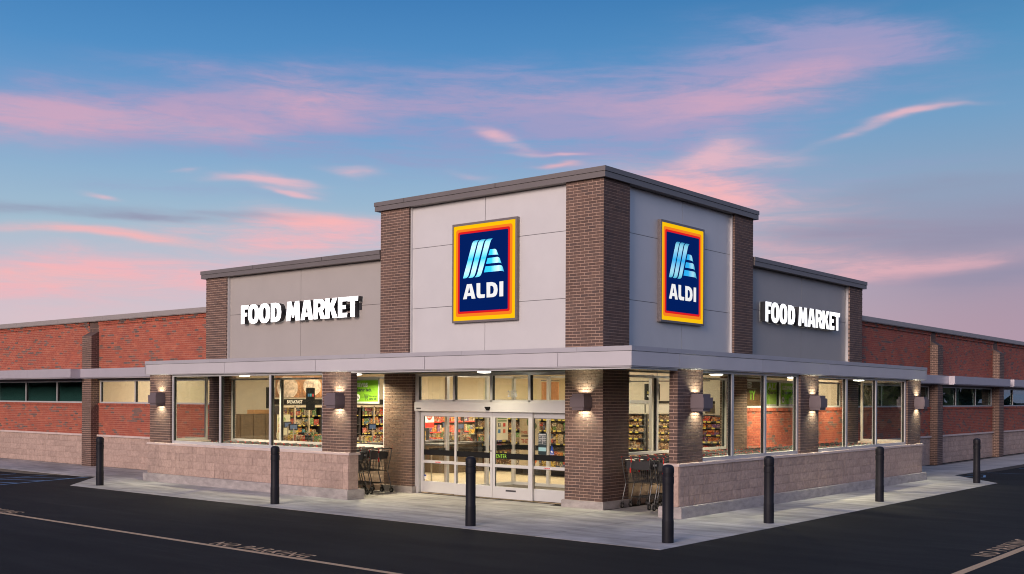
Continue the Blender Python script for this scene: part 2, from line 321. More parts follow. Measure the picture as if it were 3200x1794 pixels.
# ------------------------------------------------------------------ mesh helpers
class MB:
    def __init__(s): s.v = []; s.f = []; s.m = []
    def box(s, x0, x1, y0, y1, z0, z1, mi=0):
        x0, x1 = min(x0, x1), max(x0, x1); y0, y1 = min(y0, y1), max(y0, y1); z0, z1 = min(z0, z1), max(z0, z1)
        n = len(s.v)
        s.v += [(x0, y0, z0), (x1, y0, z0), (x1, y1, z0), (x0, y1, z0), (x0, y0, z1), (x1, y0, z1), (x1, y1, z1), (x0, y1, z1)]
        for q in ((0, 3, 2, 1), (4, 5, 6, 7), (0, 1, 5, 4), (1, 2, 6, 5), (2, 3, 7, 6), (3, 0, 4, 7)):
            s.f.append(tuple(n+i for i in q)); s.m.append(mi)
    def fb(s, side, s0, s1, d0, d1, z0, z1, mi=0):
        """box in facade coordinates: s runs along the facade from the corner, d out towards the viewer"""
        if side == 'L': s.box(-s0, -s1, -d0, -d1, z0, z1, mi)
        else: s.box(d0, d1, s0, s1, z0, z1, mi)
    def poly(s, pts, mi=0):
        n = len(s.v); s.v += [tuple(p) for p in pts]; s.f.append(tuple(range(n, n+len(pts)))); s.m.append(mi)
    def tube(s, p0, p1, r, k=5, mi=0, r1=None, caps=True):
        p0 = Vector(p0); p1 = Vector(p1); r1 = r if r1 is None else r1
        d = (p1-p0).normalized(); a = d.orthogonal().normalized(); b = d.cross(a)
        n = len(s.v)
        for p, rr in ((p0, r), (p1, r1)):
            for i in range(k):
                t = 2*pi*i/k; s.v.append(tuple(p+a*cos(t)*rr+b*sin(t)*rr))
        for i in range(k):
            j = (i+1) % k; s.f.append((n+i, n+j, n+k+j, n+k+i)); s.m.append(mi)
        if caps:
            s.f.append(tuple(n+k-1-i for i in range(k))); s.m.append(mi); s.f.append(tuple(n+k+i for i in range(k))); s.m.append(mi)
    def path(s, pts, r, k=5, mi=0):
        for a, b in zip(pts, pts[1:]): s.tube(a, b, r, k, mi)
    def lathe(s, prof, c=(0, 0, 0), k=24, mi=0):
        n = len(s.v)
        for r, z in prof:
            for i in range(k):
                t = 2*pi*i/k; s.v.append((c[0]+r*cos(t), c[1]+r*sin(t), c[2]+z))
        for a in range(len(prof)-1):
            for i in range(k):
                j = (i+1) % k; s.f.append((n+a*k+i, n+a*k+j, n+(a+1)*k+j, n+(a+1)*k+i)); s.m.append(mi)
        s.f.append(tuple(n+k-1-i for i in range(k))); s.m.append(mi)
        m = n+(len(prof)-1)*k; s.f.append(tuple(m+i for i in range(k))); s.m.append(mi)
    def prism(s, loops, depth, T, mi=0, side=None):
        """flat outline (list of loops, first the outer) in local x,y pulled back by depth in local -z; T maps to world"""
        side = mi if side is None else side
        flat = [Vector((x, y, 0)) for L in loops for x, y in L]
        tris = tessellate_polygon([[Vector((x, y, 0)) for x, y in L] for L in loops])
        n = len(s.v); N = len(flat)
        s.v += [tuple(T @ p) for p in flat]
        for t in tris:
            a, b, c = (flat[i] for i in t)
            if (b-a).cross(c-a).z < 0: t = (t[0], t[2], t[1])
            s.f.append(tuple(n+i for i in t)); s.m.append(mi)
        if depth:
            s.v += [tuple(T @ (p-Vector((0, 0, depth)))) for p in flat]
            o = 0
            for L in loops:
                k = len(L)
                for i in range(k):
                    j = (i+1) % k
                    s.f.append((n+o+i, n+N+o+i, n+N+o+j, n+o+j)); s.m.append(side)
                o += k
    def mesh(s, name, mats):
        me = bpy.data.meshes.new(name); me.from_pydata(s.v, [], s.f)
        for q in (mats if isinstance(mats, (list, tuple)) else [mats]): me.materials.append(q)
        if any(s.m): me.polygons.foreach_set('material_index', s.m)
        me.update(); return me
    def obj(s, name, mats, parent=None, loc=None, smooth=False, kind=None):
        me = s.mesh(name, mats)
        if smooth: me.polygons.foreach_set('use_smooth', [True]*len(me.polygons))
        return link(name, me, parent, loc, kind)
def link(name, me, parent=None, loc=None, kind=None):
    o = bpy.data.objects.new(name, me); COL.objects.link(o)
    if parent is not None: o.parent = parent
    if loc is not None: o.location = loc
    if kind: o['kind'] = kind
    return o
def smooth_by_angle(me, deg=35):
    me.polygons.foreach_set('use_smooth', [True]*len(me.polygons))
    try: me.set_sharp_from_angle(angle=radians(deg))
    except Exception: pass
def tag(o, label, cat, group=None):
    o['label'] = label; o['category'] = cat
    if group: o['group'] = group
    return o
def thing(name, label, cat, loc=(0, 0, 0), rz=0.0, group=None):
    o = bpy.data.objects.new(name, None); COL.objects.link(o); o.location = loc; o.rotation_euler = (0, 0, rz); o.empty_display_size = .2
    return tag(o, label, cat, group)
def struct(o): o['kind'] = 'structure'; return o
def copy_tree(src, parent=None):
    c = src.copy(); COL.objects.link(c)
    if parent is not None: c.parent = parent
    for ch in src.children: copy_tree(ch, c)
    return c
def TF(side, s0, d, z0):
    """local x = to the viewer's right, y = up, z = out of the facade; origin at (s0,d,z0)"""
    if side == 'L': return Matrix(((1, 0, 0, -s0), (0, 0, -1, -d), (0, 1, 0, z0), (0, 0, 0, 1)))
    return Matrix(((0, 0, 1, d), (1, 0, 0, s0), (0, 1, 0, z0), (0, 0, 0, 1)))
_tc = {}
def text_obj(name, txt, size, T, m, parent, bold=0.0, xs=1.0, align='LEFT', ext=0.001, spacing=1.0, shear=0.0):
    cu = bpy.data.curves.new('t', 'FONT'); cu.body = txt; cu.size = size; cu.extrude = ext; cu.offset = bold; cu.align_x = align; cu.space_character = spacing
    cu.resolution_u = 3; cu.shear = shear
    o = bpy.data.objects.new('t', cu); COL.objects.link(o)
    dg = bpy.context.evaluated_depsgraph_get(); dg.update()
    me = bpy.data.meshes.new_from_object(o.evaluated_get(dg)); bpy.data.objects.remove(o)
    me.transform(Matrix.Scale(xs, 4, Vector((1, 0, 0)))); me.transform(T)
    me.materials.clear(); me.materials.append(m)
    return link(name, me, parent)

# ------------------------------------------------------------------ ground
def sstep(x): x = max(0, min(1, x)); return x*x*(3-2*x)
def gz(x, y): return -0.006-0.10*max(sstep((-16.4-x)/5.0), sstep((y-16.4)/5.5))
g = MB(); xs = [-1500, -400, -120]+[-60+1.5*i for i in range(67)]+[90, 300, 1500]; ys = [-1500, -300, -90]+[-50+1.5*i for i in range(70)]+[100, 400, 1500]
for y in ys:
    for x in xs: g.v.append((x, y, gz(x, y)))
nx = len(xs)
for j in range(len(ys)-1):
    for i in range(nx-1): g.f.append((j*nx+i, j*nx+i+1, (j+1)*nx+i+1, (j+1)*nx+i)); g.m.append(0)
ground = struct(g.obj('asphalt', M['asphalt'], smooth=True)); ground['label'] = 'dark asphalt car park'

# pavement: a bed with separate slabs on it, saw-cut joints between
bed = MB()
def prism_z(mb, pts, z0, z1, mi=0):
    n = len(mb.v); k = len(pts)
    mb.v += [(x, y, z0) for x, y in pts]+[(x, y, z1) for x, y in pts]
    mb.f.append(tuple(n+k+i for i in range(k))); mb.m.append(mi)
    for i in range(k):
        j = (i+1) % k; mb.f.append((n+i, n+j, n+k+j, n+k+i)); mb.m.append(mi)
prism_z(bed, [(-14.2, -4.44), (4.19, -4.44), (4.19, 14.06), (2.2, 16.58), (2.2, 48), (-.2, 48), (-.2, .2), (-48, .2), (-48, -2.5), (-16.55, -2.5)], -0.25, -0.011)
pave = struct(bed.obj('pavement', mat('joint_grit', (.10, .09, .085), .95)))
def slab(pts):
    cx = sum(p[0] for p in pts)/len(pts); cy = sum(p[1] for p in pts)/len(pts)
    mb = MB(); r = []
    for x, y in pts:
        dx, dy = cx-x, cy-y; L = sqrt(dx*dx+dy*dy); r.append((x+dx/L*.006, y+dy/L*.006))
    prism_z(mb, r, -0.010, 0.0)
    mb.obj('slab', M['conc'], pave)
gap = .005
def slabs(xs, ys):
    for a, b in zip(xs, xs[1:]):
        for c, d in zip(ys, ys[1:]): slab([(a+gap, c+gap), (b-gap, c+gap), (b-gap, d-gap), (a+gap, d-gap)])
xl = [-14.2, -13.9, -12.35, -10.8, -9.25, -7.7, -6.1, -4.55, -3.0, -1.45, .1]
slabs(xl[1:], [-4.45, -2.3]); slabs([-14.2, -12.35, -9.25, -6.1, -4.55, -3.0, -1.45, .1], [-2.3, -.45]); slabs([-14.2, -9.25, -6.1, -4.55, -3.0, -1.45], [-.45, .24])
slabs([-1.45, .1], [-.45, .0])
slab([(-14.2, -4.45), (-13.9-gap, -4.45), (-13.9-gap, -2.3), (-14.2, -2.3)])
slab([(-14.2-gap, -4.44), (-14.2-gap, -2.3), (-16.6, -2.36)])
slabs([.1, 1.65, 4.2], [-4.45, -2.3, -.45]); slabs([.1, 2.0, 4.2], [-.45, 1.55, 3.1, 4.65, 6.2, 7.75, 9.3, 10.85, 12.4, 14.06])
slab([(.1, 14.07), (4.2, 14.07), (2.2, 16.6), (.1, 16.6)])
slabs([-.25, .1], [16.6, 18.1, 19.6, 21.1])
slabs([.1, 2.2], [16.6, 18.1, 19.6, 21.1, 22.6, 24.1, 25.6, 27.1, 28.6, 30.1, 31.6, 33.1, 36, 39, 42, 48])
slabs([-.25, .1], [14.2, 16.6])
slabs([-48, -42, -36, -33, -30, -28.2, -26.6, -25, -23.4, -21.8, -20.2, -18.6, -17, -14.2], [-2.3, .24])
slabs([-48, -36, -30, -26.6, -23.4, -21.8, -20.2, -18.6, -17], [-2.55, -2.3])

# painted lines
def strip(name, pts, w, m, parent=ground, n=1):
    mb = MB()
    for a, b in zip(pts, pts[1:]):
        a = Vector(a); b = Vector(b); L = (b-a).length; d = (b-a)/L; q = Vector((-d.y, d.x))*w/2; k = max(1, int(L/.8))
        for i in range(k):
            p0 = a+d*L*i/k; p1 = a+d*L*(i+1)/k
            mb.poly([(p.x, p.y, gz(p.x, p.y)+.005) for p in (p0-q, p1-q, p1+q, p0+q)])
    return mb.obj(name, m, parent)
strip('yellow_line', [(-46, -8.84), (8.58, -8.84)], .115, M['yline'])
strip('yellow_line', [(8.52, -8.78), (8.52, 40)], .13, M['yline'])
def ground_text(txt, x, y, rz, size, xs):
    T = Matrix.Translation((x, y, -.002)) @ Matrix.Rotation(rz, 4, 'Z')
    return text_obj('painted_words', txt, size, T, M['yline'], ground, bold=.006, xs=xs, ext=0.0, spacing=1.2)
ground_text('NO PARKING', -1.74, -8.74, 0, .43, .80)
ground_text('NO PARKING', -10.90, -8.74, 0, .43, .80)
ground_text('NO PARKING', 8.40, -1.74, pi/2, .43, .88)
bl = [[(-15.0, -7.9), (-16.7, -2.55)], [(-17.3, -7.6), (-19.0, -2.62)], [(-19.9, -6.0), (-20.8, -2.75)]]
for p in bl: strip('blue_line', p, .09, M['bline'])
for t in range(6):
    f0 = .12+t*.17
    a = Vector(bl[0][1]).lerp(Vector(bl[0][0]), f0); b = Vector(bl[1][1]).lerp(Vector(bl[1][0]), min(1, f0+.13)); strip('blue_line', [tuple(a), tuple(b)], .09, M['bline'])
for p in ([(2.36, 16.42), (3.2, 16.3), (2.9, 17.4)], [(2.33, 17.5), (2.85, 17.6)], [(2.35, 19.6), (6.5, 21.2)], [(2.35, 23.6), (6.5, 25.4)]): strip('blue_line', p, .07, M['bline'])

# ------------------------------------------------------------------ bricks
CH, BL, MJ = .0677, .2032, .010
n_single = {'brick': 0, 'stone_block': 0}
shared = {}
def unit_brick(dx, dy, dz, m, bev=True):
    key = (round(dx, 3), round(dy, 3), round(dz, 3), m.name)
    if key not in shared:
        b = MB(); b.box(-dx/2, dx/2, -dy/2, dy/2, -dz/2, dz/2); shared[key] = b.mesh('brick', m)
    return shared[key]
def brick_panel(mb, side, face, c, a0, a1, z0, z1, proud=.005, mi=lambda a, z: 0, single=None, soldier=False, shift=0.0):
    """lay bricks on a plane. face 'f': facing out at d=c, running along s; face 'r': a return facing across at s=c, running along d"""
    # brick box spans [c-proud, c] in the normal direction for 'f'; for 'r' normal sign given by shift of c
    rows = max(1, int(round((z1-z0)/CH))); ch = (z1-z0)/rows
    for r in range(rows):
        za = z0+r*ch+MJ/2; zb = z0+(r+1)*ch-MJ/2
        off = (BL/2 if r % 2 else 0)+shift
        a = a0-off
        while a < a1-1e-4:
            p = max(a, a0); q = min(a+BL, a1)
            if q-p > .03:
                pp = p+(MJ/2 if p > a0+1e-4 else 0); qq = q-(MJ/2 if q < a1-1e-4 else 0)
                j = random.uniform(-.0012, .0012)
                if face == 'f': bx = (pp, qq, c-proud, c+j)
                elif face == 'r+': bx = (c-proud, c, pp, qq)     # faces increasing s
                else: bx = (c, c+proud, pp, qq)                    # faces decreasing s
                k = mi((p+q)/2, (za+zb)/2)
                if single is not None and n_single['brick'] < 300:
                    if side == 'L': X0, X1, Y0, Y1 = -bx[1], -bx[0], -bx[3], -bx[2]
                    else: X0, X1, Y0, Y1 = bx[2], bx[3], bx[0], bx[1]
                    me = unit_brick(X1-X0, Y1-Y0, zb-za, M['brown_o'])
                    link('brick', me, single, ((X0+X1)/2, (Y0+Y1)/2, (za+zb)/2)); n_single['brick'] += 1
                else: mb.fb(side, bx[0], bx[1], bx[2], bx[3], za, zb, k)
            a += BL
class Redmi:
    def __init__(s, o): s.o = o
    def __call__(s, a, z):
        n = pnoise((a*2.1+s.o, z*5.5, s.o))
        p = .04 if n < 0.02 else (.16 if n < .22 else .42)
        return 1 if random.random() < p else 0

store = thing('supermarket_building', 'long red and brown brick supermarket with a raised corner tower above lit shop windows', 'supermarket')

def brown_column(side, s0, s1, d1, dback, z0, z1, ret='-', single=False, capt=None):
    """a brown brick pier: core of mortar plus bricks on the front and the return that the street sees"""
    core = MB(); e = .005
    core.fb(side, s0+e*(1 if '-' in ret else 0), s1-e*(1 if '+' in ret else 0), dback, d1-e, z0, z1)
    o = core.obj('brick_column', M['mortar'], store)
    mb = MB()
    brick_panel(mb, side, 'f', d1, s0, s1, z0, z1, single=o if single else None)
    if '-' in ret: brick_panel(mb, side, 'r-', s0, dback, d1-e-.001, z0, z1, single=o if single else None)
    if '+' in ret: brick_panel(mb, side, 'r+', s1, dback, d1-e-.001, z0, z1)
    if mb.v: mb.obj('brick_coursework', [M['brown']], o, kind='stuff')
    return o
# right-hand enclosure pier nearest the street: its bricks are single objects
PW = 1.016
brown_column('R', -.325, .69, 2.045, 1.85, 1.095, 3.015, '-', single=True)
# corner pier, whole height of the tower, wrapped round the corner
core = MB(); core.box(-PW, -.005, .005, PW, 0.0, 7.165)
pier = core.obj('brick_column', M['mortar'], store)
mb = MB()
brick_panel(mb, 'L', 'f', 0.0, 0.0, PW, .165, 3.0, single=pier)
brick_panel(mb, 'L', 'f', 0.0, 0.0, PW, 3.0, 7.165)
brick_panel(mb, 'R', 'f', 0.0, .0055, PW, .165, 7.165)
mb.obj('brick_coursework', [M['brown']], pier, kind='stuff')
b = MB(); b.box(-PW-.055, .055, -.055, PW+.02, 0, .15); b.box(-PW-.045, .045, -.045, PW+.02, .15, .165); b.obj('pier_base', M['curb'], store)

TS, TE = 5.915, 6.93
for side in 'LR':
    brown_column(side, TS, TE, 0.0, -.40, 3.35, 7.165, '-+')
    brown_column(side, 13.585, 14.61, -.06, -.40, 3.35, 5.955, '-+')
    brown_column(side, TS, TE, -.15, -.40, .0, 3.0, '-+')
    brown_column(side, 13.55, 14.55, -.15, -.40, .0, 3.0, '-+')
    # enclosure end piers
brown_column('L', 5.76, 6.78, 2.045, 1.85, 1.095, 3.015, '-+')
brown_column('L', 13.22, 14.25, 2.045, 1.85, 1.095, 3.015, '-+')
brown_column('R', 5.42, 6.47, 2.045, 1.85, 1.095, 3.015, '-+')
brown_column('R', 12.78, 13.87, 2.045, 1.85, 1.095, 3.015, '-+')
b = MB(); b.fb('L', TS-.05, TE+.05, -.4, -.10, 0, .16); b.obj('pier_base', M['curb'], store)

# ------------------------------------------------------------------ split-face blocks
BW, BH = .4064, .2037
variants = {}
def block_mesh(w, side, k, single):
    key = (round(w, 3), side, k, single)
    if key in variants: return variants[key]
    rnd = random.Random(hash((round(w*1000), k)) & 0xffff); mb = MB(); nxv, nzv = (4, 3) if w > .25 else (3, 3)
    hw, hh = w/2-.003, BH/2-.003
    idx = {}
    for j in range(nzv+1):
        for i in range(nxv+1):
            edge = i in (0, nxv) or j in (0, nzv)
            d = 0.0 if edge else rnd.uniform(.002, .009)
            if edge: d = rnd.uniform(0, .003)
            lx = -hw+2*hw*i/nxv; lz = -hh+2*hh*j/nzv
            idx[i, j] = len(mb.v)
            mb.v.append((-lx if side == 'R' else lx, d, lz) if False else ((lx, -d, lz) if side == 'L' else (d, lx, lz)))
    for j in range(nzv):
        for i in range(nxv): mb.f.append((idx[i, j], idx[i+1, j], idx[i+1, j+1], idx[i, j+1])); mb.m.append(0)
    back = []
    ring = [(i, 0) for i in range(nxv+1)]+[(nxv, j) for j in range(1, nzv+1)]+[(i, nzv) for i in range(nxv-1, -1, -1)]+[(0, j) for j in range(nzv-1, 0, -1)]
    for q in ring:
        x, y, z = mb.v[idx[q]]; back.append(len(mb.v)); mb.v.append((x, .02, z) if side == 'L' else (-.02, y, z))
    for a in range(len(ring)):
        c = (a+1) % len(ring); mb.f.append((idx[ring[a]], back[a], back[c], idx[ring[c]])); mb.m.append(0)
    if single: variants[key] = mb.mesh('stone_block', M['block_o'])
    else: variants[key] = mb
    return variants[key]
def block_wall(side, s0, s1, d, z0, z1, parent, single):
    """blocks with faces at d; returns joined mesh builder for those past the limit"""
    rows = int(round((z1-z0)/BH)); ch = (z1-z0)/rows; rest = MB()
    for r in range(rows):
        a = s0-(BW/2 if r % 2 else 0)
        while a < s1-.02:
            w = BW if random.random() < .55 else BW/2
            p = max(a, s0); q = min(a+w, s1)
            if q-p > .05:
                one = single and n_single['stone_block'] < 300
                me = block_mesh(round(q-p, 2), side, random.randrange(5), one)
                c = ((p+q)/2, z0+(r+.5)*ch)
                loc = (-c[0], -d, c[1]) if side == 'L' else (d, c[0], c[1])
                if one: link('stone_block', me, parent, loc); n_single['stone_block'] += 1
                else:
                    n = len(rest.v); rest.v += [(x+loc[0], y+loc[1], z+loc[2]) for x, y, z in me.v]; rest.f += [tuple(n+i for i in f) for f in me.f]; rest.m += me.m
            a = q
    if rest.v: rest.obj('block_coursework', M['block'], parent, kind='stuff')
WD = 2.09          # face of the low enclosure wall
for side, s0, s1 in (('L', 5.78, 14.28), ('R', -.33, 13.93)):
    core = MB(); core.fb(side, s0, s1, WD-.30, WD-.012, .0, 1.035); o = core.obj('low_block_wall', M['bmortar'], store)
    block_wall(side, s0, s1, WD, .225, 1.035, o, True)
    # end blocks facing the entrance
    eb = MB()
    for r in range(4):
        za, zb = .225+r*.2025+.003, .225+(r+1)*.2025-.003
        eb.fb(side, s0-.012-random.uniform(0, .006), s0+.01, WD-.295, WD-.012, za, zb)
    eb.obj('end_blocks', M['block'], o)
    c = MB(); c.fb(side, s0-.09, s1+.06, WD-.43, WD+.11, 0, .205); c.fb(side, s0-.08, s1+.05, WD-.42, WD+.10, .205, .225)
    c.obj('kerb_footing', M['curb'], o)
    k = 9 if side == 'L' else 14; L = s1-s0+.06
    for i in range(k):
        c = MB(); a = s0-.04+L*i/k; a2 = s0-.04+L*(i+1)/k-.004
        c.fb(side, a, a2, WD-.34, WD+.025, 1.035, 1.075); c.fb(side, a+(.012 if i == 0 else 0), a2, WD-.33, WD+.012, 1.075, 1.092)
        c.obj('sill_stone', M['capst'], o)

# ------------------------------------------------------------------ windows
def window(side, cuts, d, z0, z1, glass='glass', dep=.10, fr=.055, name='window', sill=.055, head=.055):
    """one framed run of panes: frame in aluminium, one pane object per opening, black gaskets"""
    f = MB(); s0, s1 = cuts[0], cuts[-1]
    f.fb(side, s0, s1, d-dep, d, z0, z0+sill); f.fb(side, s0, s1, d-dep, d, z1-head, z1)
    gs = []
    for i, c in enumerate(cuts):
        a, b_ = (c, c+fr) if i == 0 else ((c-fr, c) if i == len(cuts)-1 else (c-fr/2, c+fr/2))
        f.fb(side, a, b_, d-dep, d+.001, z0+sill, z1-head)
        # dark recess on the far jamb edge
        if i < len(cuts)-1: gs.append(MB()); gs[-1].fb(side, b_, b_+.026, d-dep*.75, d-dep*.25, z0+sill, z1-head)
        if i > 0: gs.append(MB()); gs[-1].fb(side, a-.026, a, d-dep*.75, d-dep*.25, z0+sill, z1-head)
    o = f.obj(name, M['alu'], store)
    for gk in gs: gk.obj('gasket', M['gasket'], o)
    for i in range(len(cuts)-1):
        a = cuts[i]+(fr if i == 0 else fr/2)+.026; b_ = cuts[i+1]-(fr if i == len(cuts)-2 else fr/2)-.026
        p = MB(); p.fb(side, a, b_, d-dep*.58, d-dep*.50, z0+sill, z1-head); p.obj('pane', M[glass], o)
    return o
GD = 1.99
window('L', [6.78, 8.86, 10.98, 13.22], GD, 1.092, 3.0, sill=.075, fr=.07)
window('R', [.69, 2.10, 3.67, 5.42], GD, 1.092, 3.0, sill=.075, fr=.09)
window('R', [6.47, 8.38, 10.46, 12.78], GD, 1.092, 3.0, sill=.075, fr=.09)
# glazed ends of the enclosures
def end_window(side, s, d0, d1, z0, z1):
    f = MB(); fr = .07; t = .06
    f.fb(side, s-t, s, d0, d1, z0, z0+.07); f.fb(side, s-t, s, d0, d1, z1-.06, z1)
    f.fb(side, s-t-.001, s+.001, d0, d0+fr, z0, z1); f.fb(side, s-t-.001, s+.001, d1-fr, d1, z0, z1)
    o = f.obj('window', M['alu'], store)
    p = MB(); p.fb(side, s-.036, s-.028, d0+fr, d1-fr, z0+.07, z1-.06); p.obj('pane', M['glass'], o)
    w = MB(); w.fb(side, s-.13, s+.05, d0-.02, 1.78, .0, z0-.05); w.fb(side, s-.19, s+.08, d0-.03, 1.78, z0-.05, z0); w.obj('end_dwarf_wall', M['capst'], o)
end_window('L', 14.15, .22, 1.66, 1.12, 3.0); end_window('R', 13.85, .22, 1.80, 1.12, 3.0)

# storefront behind the enclosures
for side in 'LR':
    hi = 2.94
    if side == 'L': window('L', [6.95, 9.05, 11.22, 13.52], -.20, 1.10, hi, fr=.06, name='shop_window', sill=.06)
    else:
        window('R', [1.03, 2.50, 5.84], -.17, 1.12, hi, fr=.065, name='shop_window', sill=.06)
        window('R', [6.95, 9.05, 11.15, 13.28], -.22, 2.17, hi, fr=.05, name='shop_window', sill=.05)
    # block wall and sill below the shop windows
    a, b_ = (6.93, 13.55) if side == 'L' else (1.02, 13.55)
    w = MB(); w.fb(side, a, b_, -.42, -.185, 0, 1.02); w.fb(side, a, b_, -.19, -.13, 0, .15)
    o = w.obj('shop_base_wall', M['bmortar'], store); block_wall(side, a, b_, -.175, .0, 1.018, o, False)
    c = MB(); c.fb(side, a, b_, -.42, -.10, 1.02, 1.06); c.fb(side, a, b_, -.42, -.115, 1.06, 1.10 if side == 'L' else 1.07)
    c.obj('sill_stone', M['capst'], o)
# red brick below the high shop window on the right-hand front
core = MB(); core.fb('R', 6.93, 13.55, -.42, -.225, 1.07, 2.17); rw = core.obj('red_brick_wall', M['rmortar'], store)
mb = MB(); brick_panel(mb, 'R', 'f', -.22, 6.94, 13.54, 1.08, 2.07, mi=Redmi(3.3)); mb.obj('brick_coursework', [M['red'], M['dark']], rw, kind='stuff')
def soldier_course(side, s0, s1, d, z0, z1, parent, m='red'):
    mb = MB(); n = int((s1-s0)/.0677); w = (s1-s0)/n
    for i in range(n): mb.fb(side, s0+i*w+.004, s0+(i+1)*w-.004, d-.07, d+random.uniform(-.002, .002), z0, z1, 1 if random.random() < .06 else 0)
    mb.obj('soldier_course', [M[m], M['dark']], parent, kind='stuff')
soldier_course('R', 6.94, 13.54, -.19, 2.075, 2.165, rw)

# entrance frame and sliding doors
ED = -.26
ent = MB()
ent.fb('L', 1.016, 1.10, ED-.12, ED, 0.0, 3.0); ent.fb('L', 5.80, 5.915, ED-.12, ED, 0.0, 3.0)
ent.fb('L', 1.10, 5.80, ED-.12, ED, 2.93, 3.0)
for a in (2.24, 3.40, 4.60): ent.fb('L', a-.035, a+.035, ED-.10, ED, 2.31, 2.93)
ent.fb('L', 1.10, 5.80, ED-.10, ED, 2.29, 2.345)
entr = ent.obj('entrance_frame', M['alu'], store)
hd = MB(); hd.fb('L', 1.05, 5.85, ED-.16, ED+.10, 2.07, 2.288); hd.obj('door_header', M['alu'], entr)
tr = [1.10, 2.205, 2.275, 3.365, 3.435, 4.565, 4.635, 5.80]
for a, b_ in zip(tr[::2], tr[1::2]):
    p = MB(); p.fb('L', a, b_, ED-.06, ED-.05, 2.345, 2.93); p.obj('pane', M['glass'], entr)
    k = MB(); k.fb('L', b_-.02, b_, ED-.08, ED-.02, 2.345, 2.93); k.obj('gasket', M['gasket'], entr)
sn = MB(); sn.lathe([(.02, 0), (.065, .02), (.075, .05), (.06, .08)], (-3.40, -ED*1-.0, 0), 16)
sn = MB()
for i in range(3): sn.fb('L', 3.40-.07+i*.012, 3.40+.07-i*.012, ED+.10, ED+.15-.01*i, 2.16-.028*i, 2.19-.028*i)
sn.obj('motion_sensor', M['black'], entr)
db = MB(); db.fb('L', 5.62, 5.78, ED+.10, ED+.103, 2.11, 2.145); db.obj('door_badge', M['dgrey'], entr)
def door(s0, s1, d, stile0, stile1, label, band=True):
    f = MB(); t = .045; zb, zt = .035, 2.065
    f.fb('L', s0, s0+stile0, d-t, d, zb, zt); f.fb('L', s1-stile1, s1, d-t, d, zb, zt)
    i0, i1 = s0+stile0, s1-stile1
    f.fb('L', i0, i1, d-t, d-.001, zb, .31); f.fb('L', i0, i1, d-t, d-.001, .765, .835); f.fb('L', i0, i1, d-t, d-.001, 1.935, zt)
    o = f.obj('sliding_door', M['alu'], store); o['label'] = label
    for za, zc in ((.31, .765), (.835, 1.935)):
        p = MB(); p.fb('L', i0, i1, d-.028, d-.020, za, zc); p.obj('pane', M['glass'], o)
        k = MB(); k.fb('L', i1-.012, i1, d-.018, d-.004, za, zc); k.fb('L', i0, i0+.006, d-.018, d-.004, za, zc); k.fb('L', i0, i1, d-.018, d-.004, zc-.008, zc); k.obj('gasket', M['gasket'], o)
    if band:
        q = MB(); q.fb('L', i0, i1, d-.0195, d-.0175, .965, 1.10); q.obj('safety_band', M['black'], o)
    return o
d4 = door(1.10, 2.18, ED-.07, .07, .03, 'fixed glass door leaf with the opening-hours sign')
d3 = door(2.14, 3.335, ED, .12, .075, 'sliding glass door leaf marked ENTER')
d2 = door(3.345, 4.57, ED, .07, .07, 'sliding glass door leaf with a small round lock')
d1 = door(4.55, 5.78, ED-.07, .05, .10, 'fixed glass door leaf beside the left-hand brick pier')
M['green'] = mat('lime_green_print', (.30, .62, .06), .5, emit=(.30, .62, .06), es=.12)
text_obj('door_word', 'ENTER', .125, TF('L', 3.245, ED-.016, .985), M['green'], d3, bold=0.0, xs=.80, spacing=1.12)
lk = MB(); lk.lathe([(.018, 0), (.018, .01)], (0, 0, 0), 12); o = lk.obj('door_lock', M['dgrey'], d2); o.matrix_world = TF('L', 3.385, ED+.001, 1.14)
num = text_obj('street_number', '2156', .205, TF('L', 2.93, ED-.046, 2.43), mat('vinyl_grey', (.42, .44, .47), .5), entr, bold=.004, xs=.72)
for a, zz, oo, dd in ((5.17, .80, d1, ED-.067), (1.75, .80, d4, ED-.067)):
    st = MB(); st.fb('L', a-.115, a+.115, dd-.002, dd, zz-.022, zz+.014); q = st.obj('caution_sticker', M['white'], oo)
    text_obj('sticker_words', 'CAUTION', .038, TF('L', a+.105, dd+.002, zz-.018), M['redp'], q, bold=.002, xs=1.05)
st = MB(); st.fb('L', 2.62, 2.93, ED, ED+.002, .205, .245); q = st.obj('door_plate', M['dgrey'], d3)
st = MB(); st.fb('L', 5.60, 5.72, ED-.086, ED-.084, .36, .47); q = st.obj('alarm_sticker', M['white'], d1)
st = MB(); st.fb('L', 5.602, 5.718, ED-.083, ED-.082, .43, .468); st.obj('alarm_sticker_band', mat('sticker_blue', (.03, .06, .25), .5), q)
# opening-hours sign and blue triangle on the right-hand leaf
hs = MB(); hs.fb('L', 1.79, 2.03, ED-.088, ED-.084, 1.105, 1.60); hrs = hs.obj('opening_hours_sign', mat('hours_dark', (.018, .035, .04), .4), d4)
wl = MB()
for zz in (1.535, 1.485, 1.44, 1.395, 1.35): wl.fb('L', 1.795, 2.025, ED-.083, ED-.081, zz-.003, zz+.003)
wl.fb('L', 1.908, 1.914, ED-.083, ED-.081, 1.35, 1.535); wl.obj('sign_rules', M['white'], hrs)
text_obj('sign_words', 'STORE HOURS', .036, TF('L', 2.015, ED-.081, 1.555), M['white'], hrs, bold=.001, xs=.85)
for i, w in enumerate(('MON-FRI', 'SATURDAY', 'SUNDAY')): text_obj('sign_words', w, .028, TF('L', 2.018, ED-.081, 1.503-.0455*i), M['white'], hrs, xs=.72)
for i in range(3): text_obj('sign_words', '9AM-8PM', .028, TF('L', 1.90, ED-.081, 1.503-.0455*i), M['white'], hrs, xs=.72)
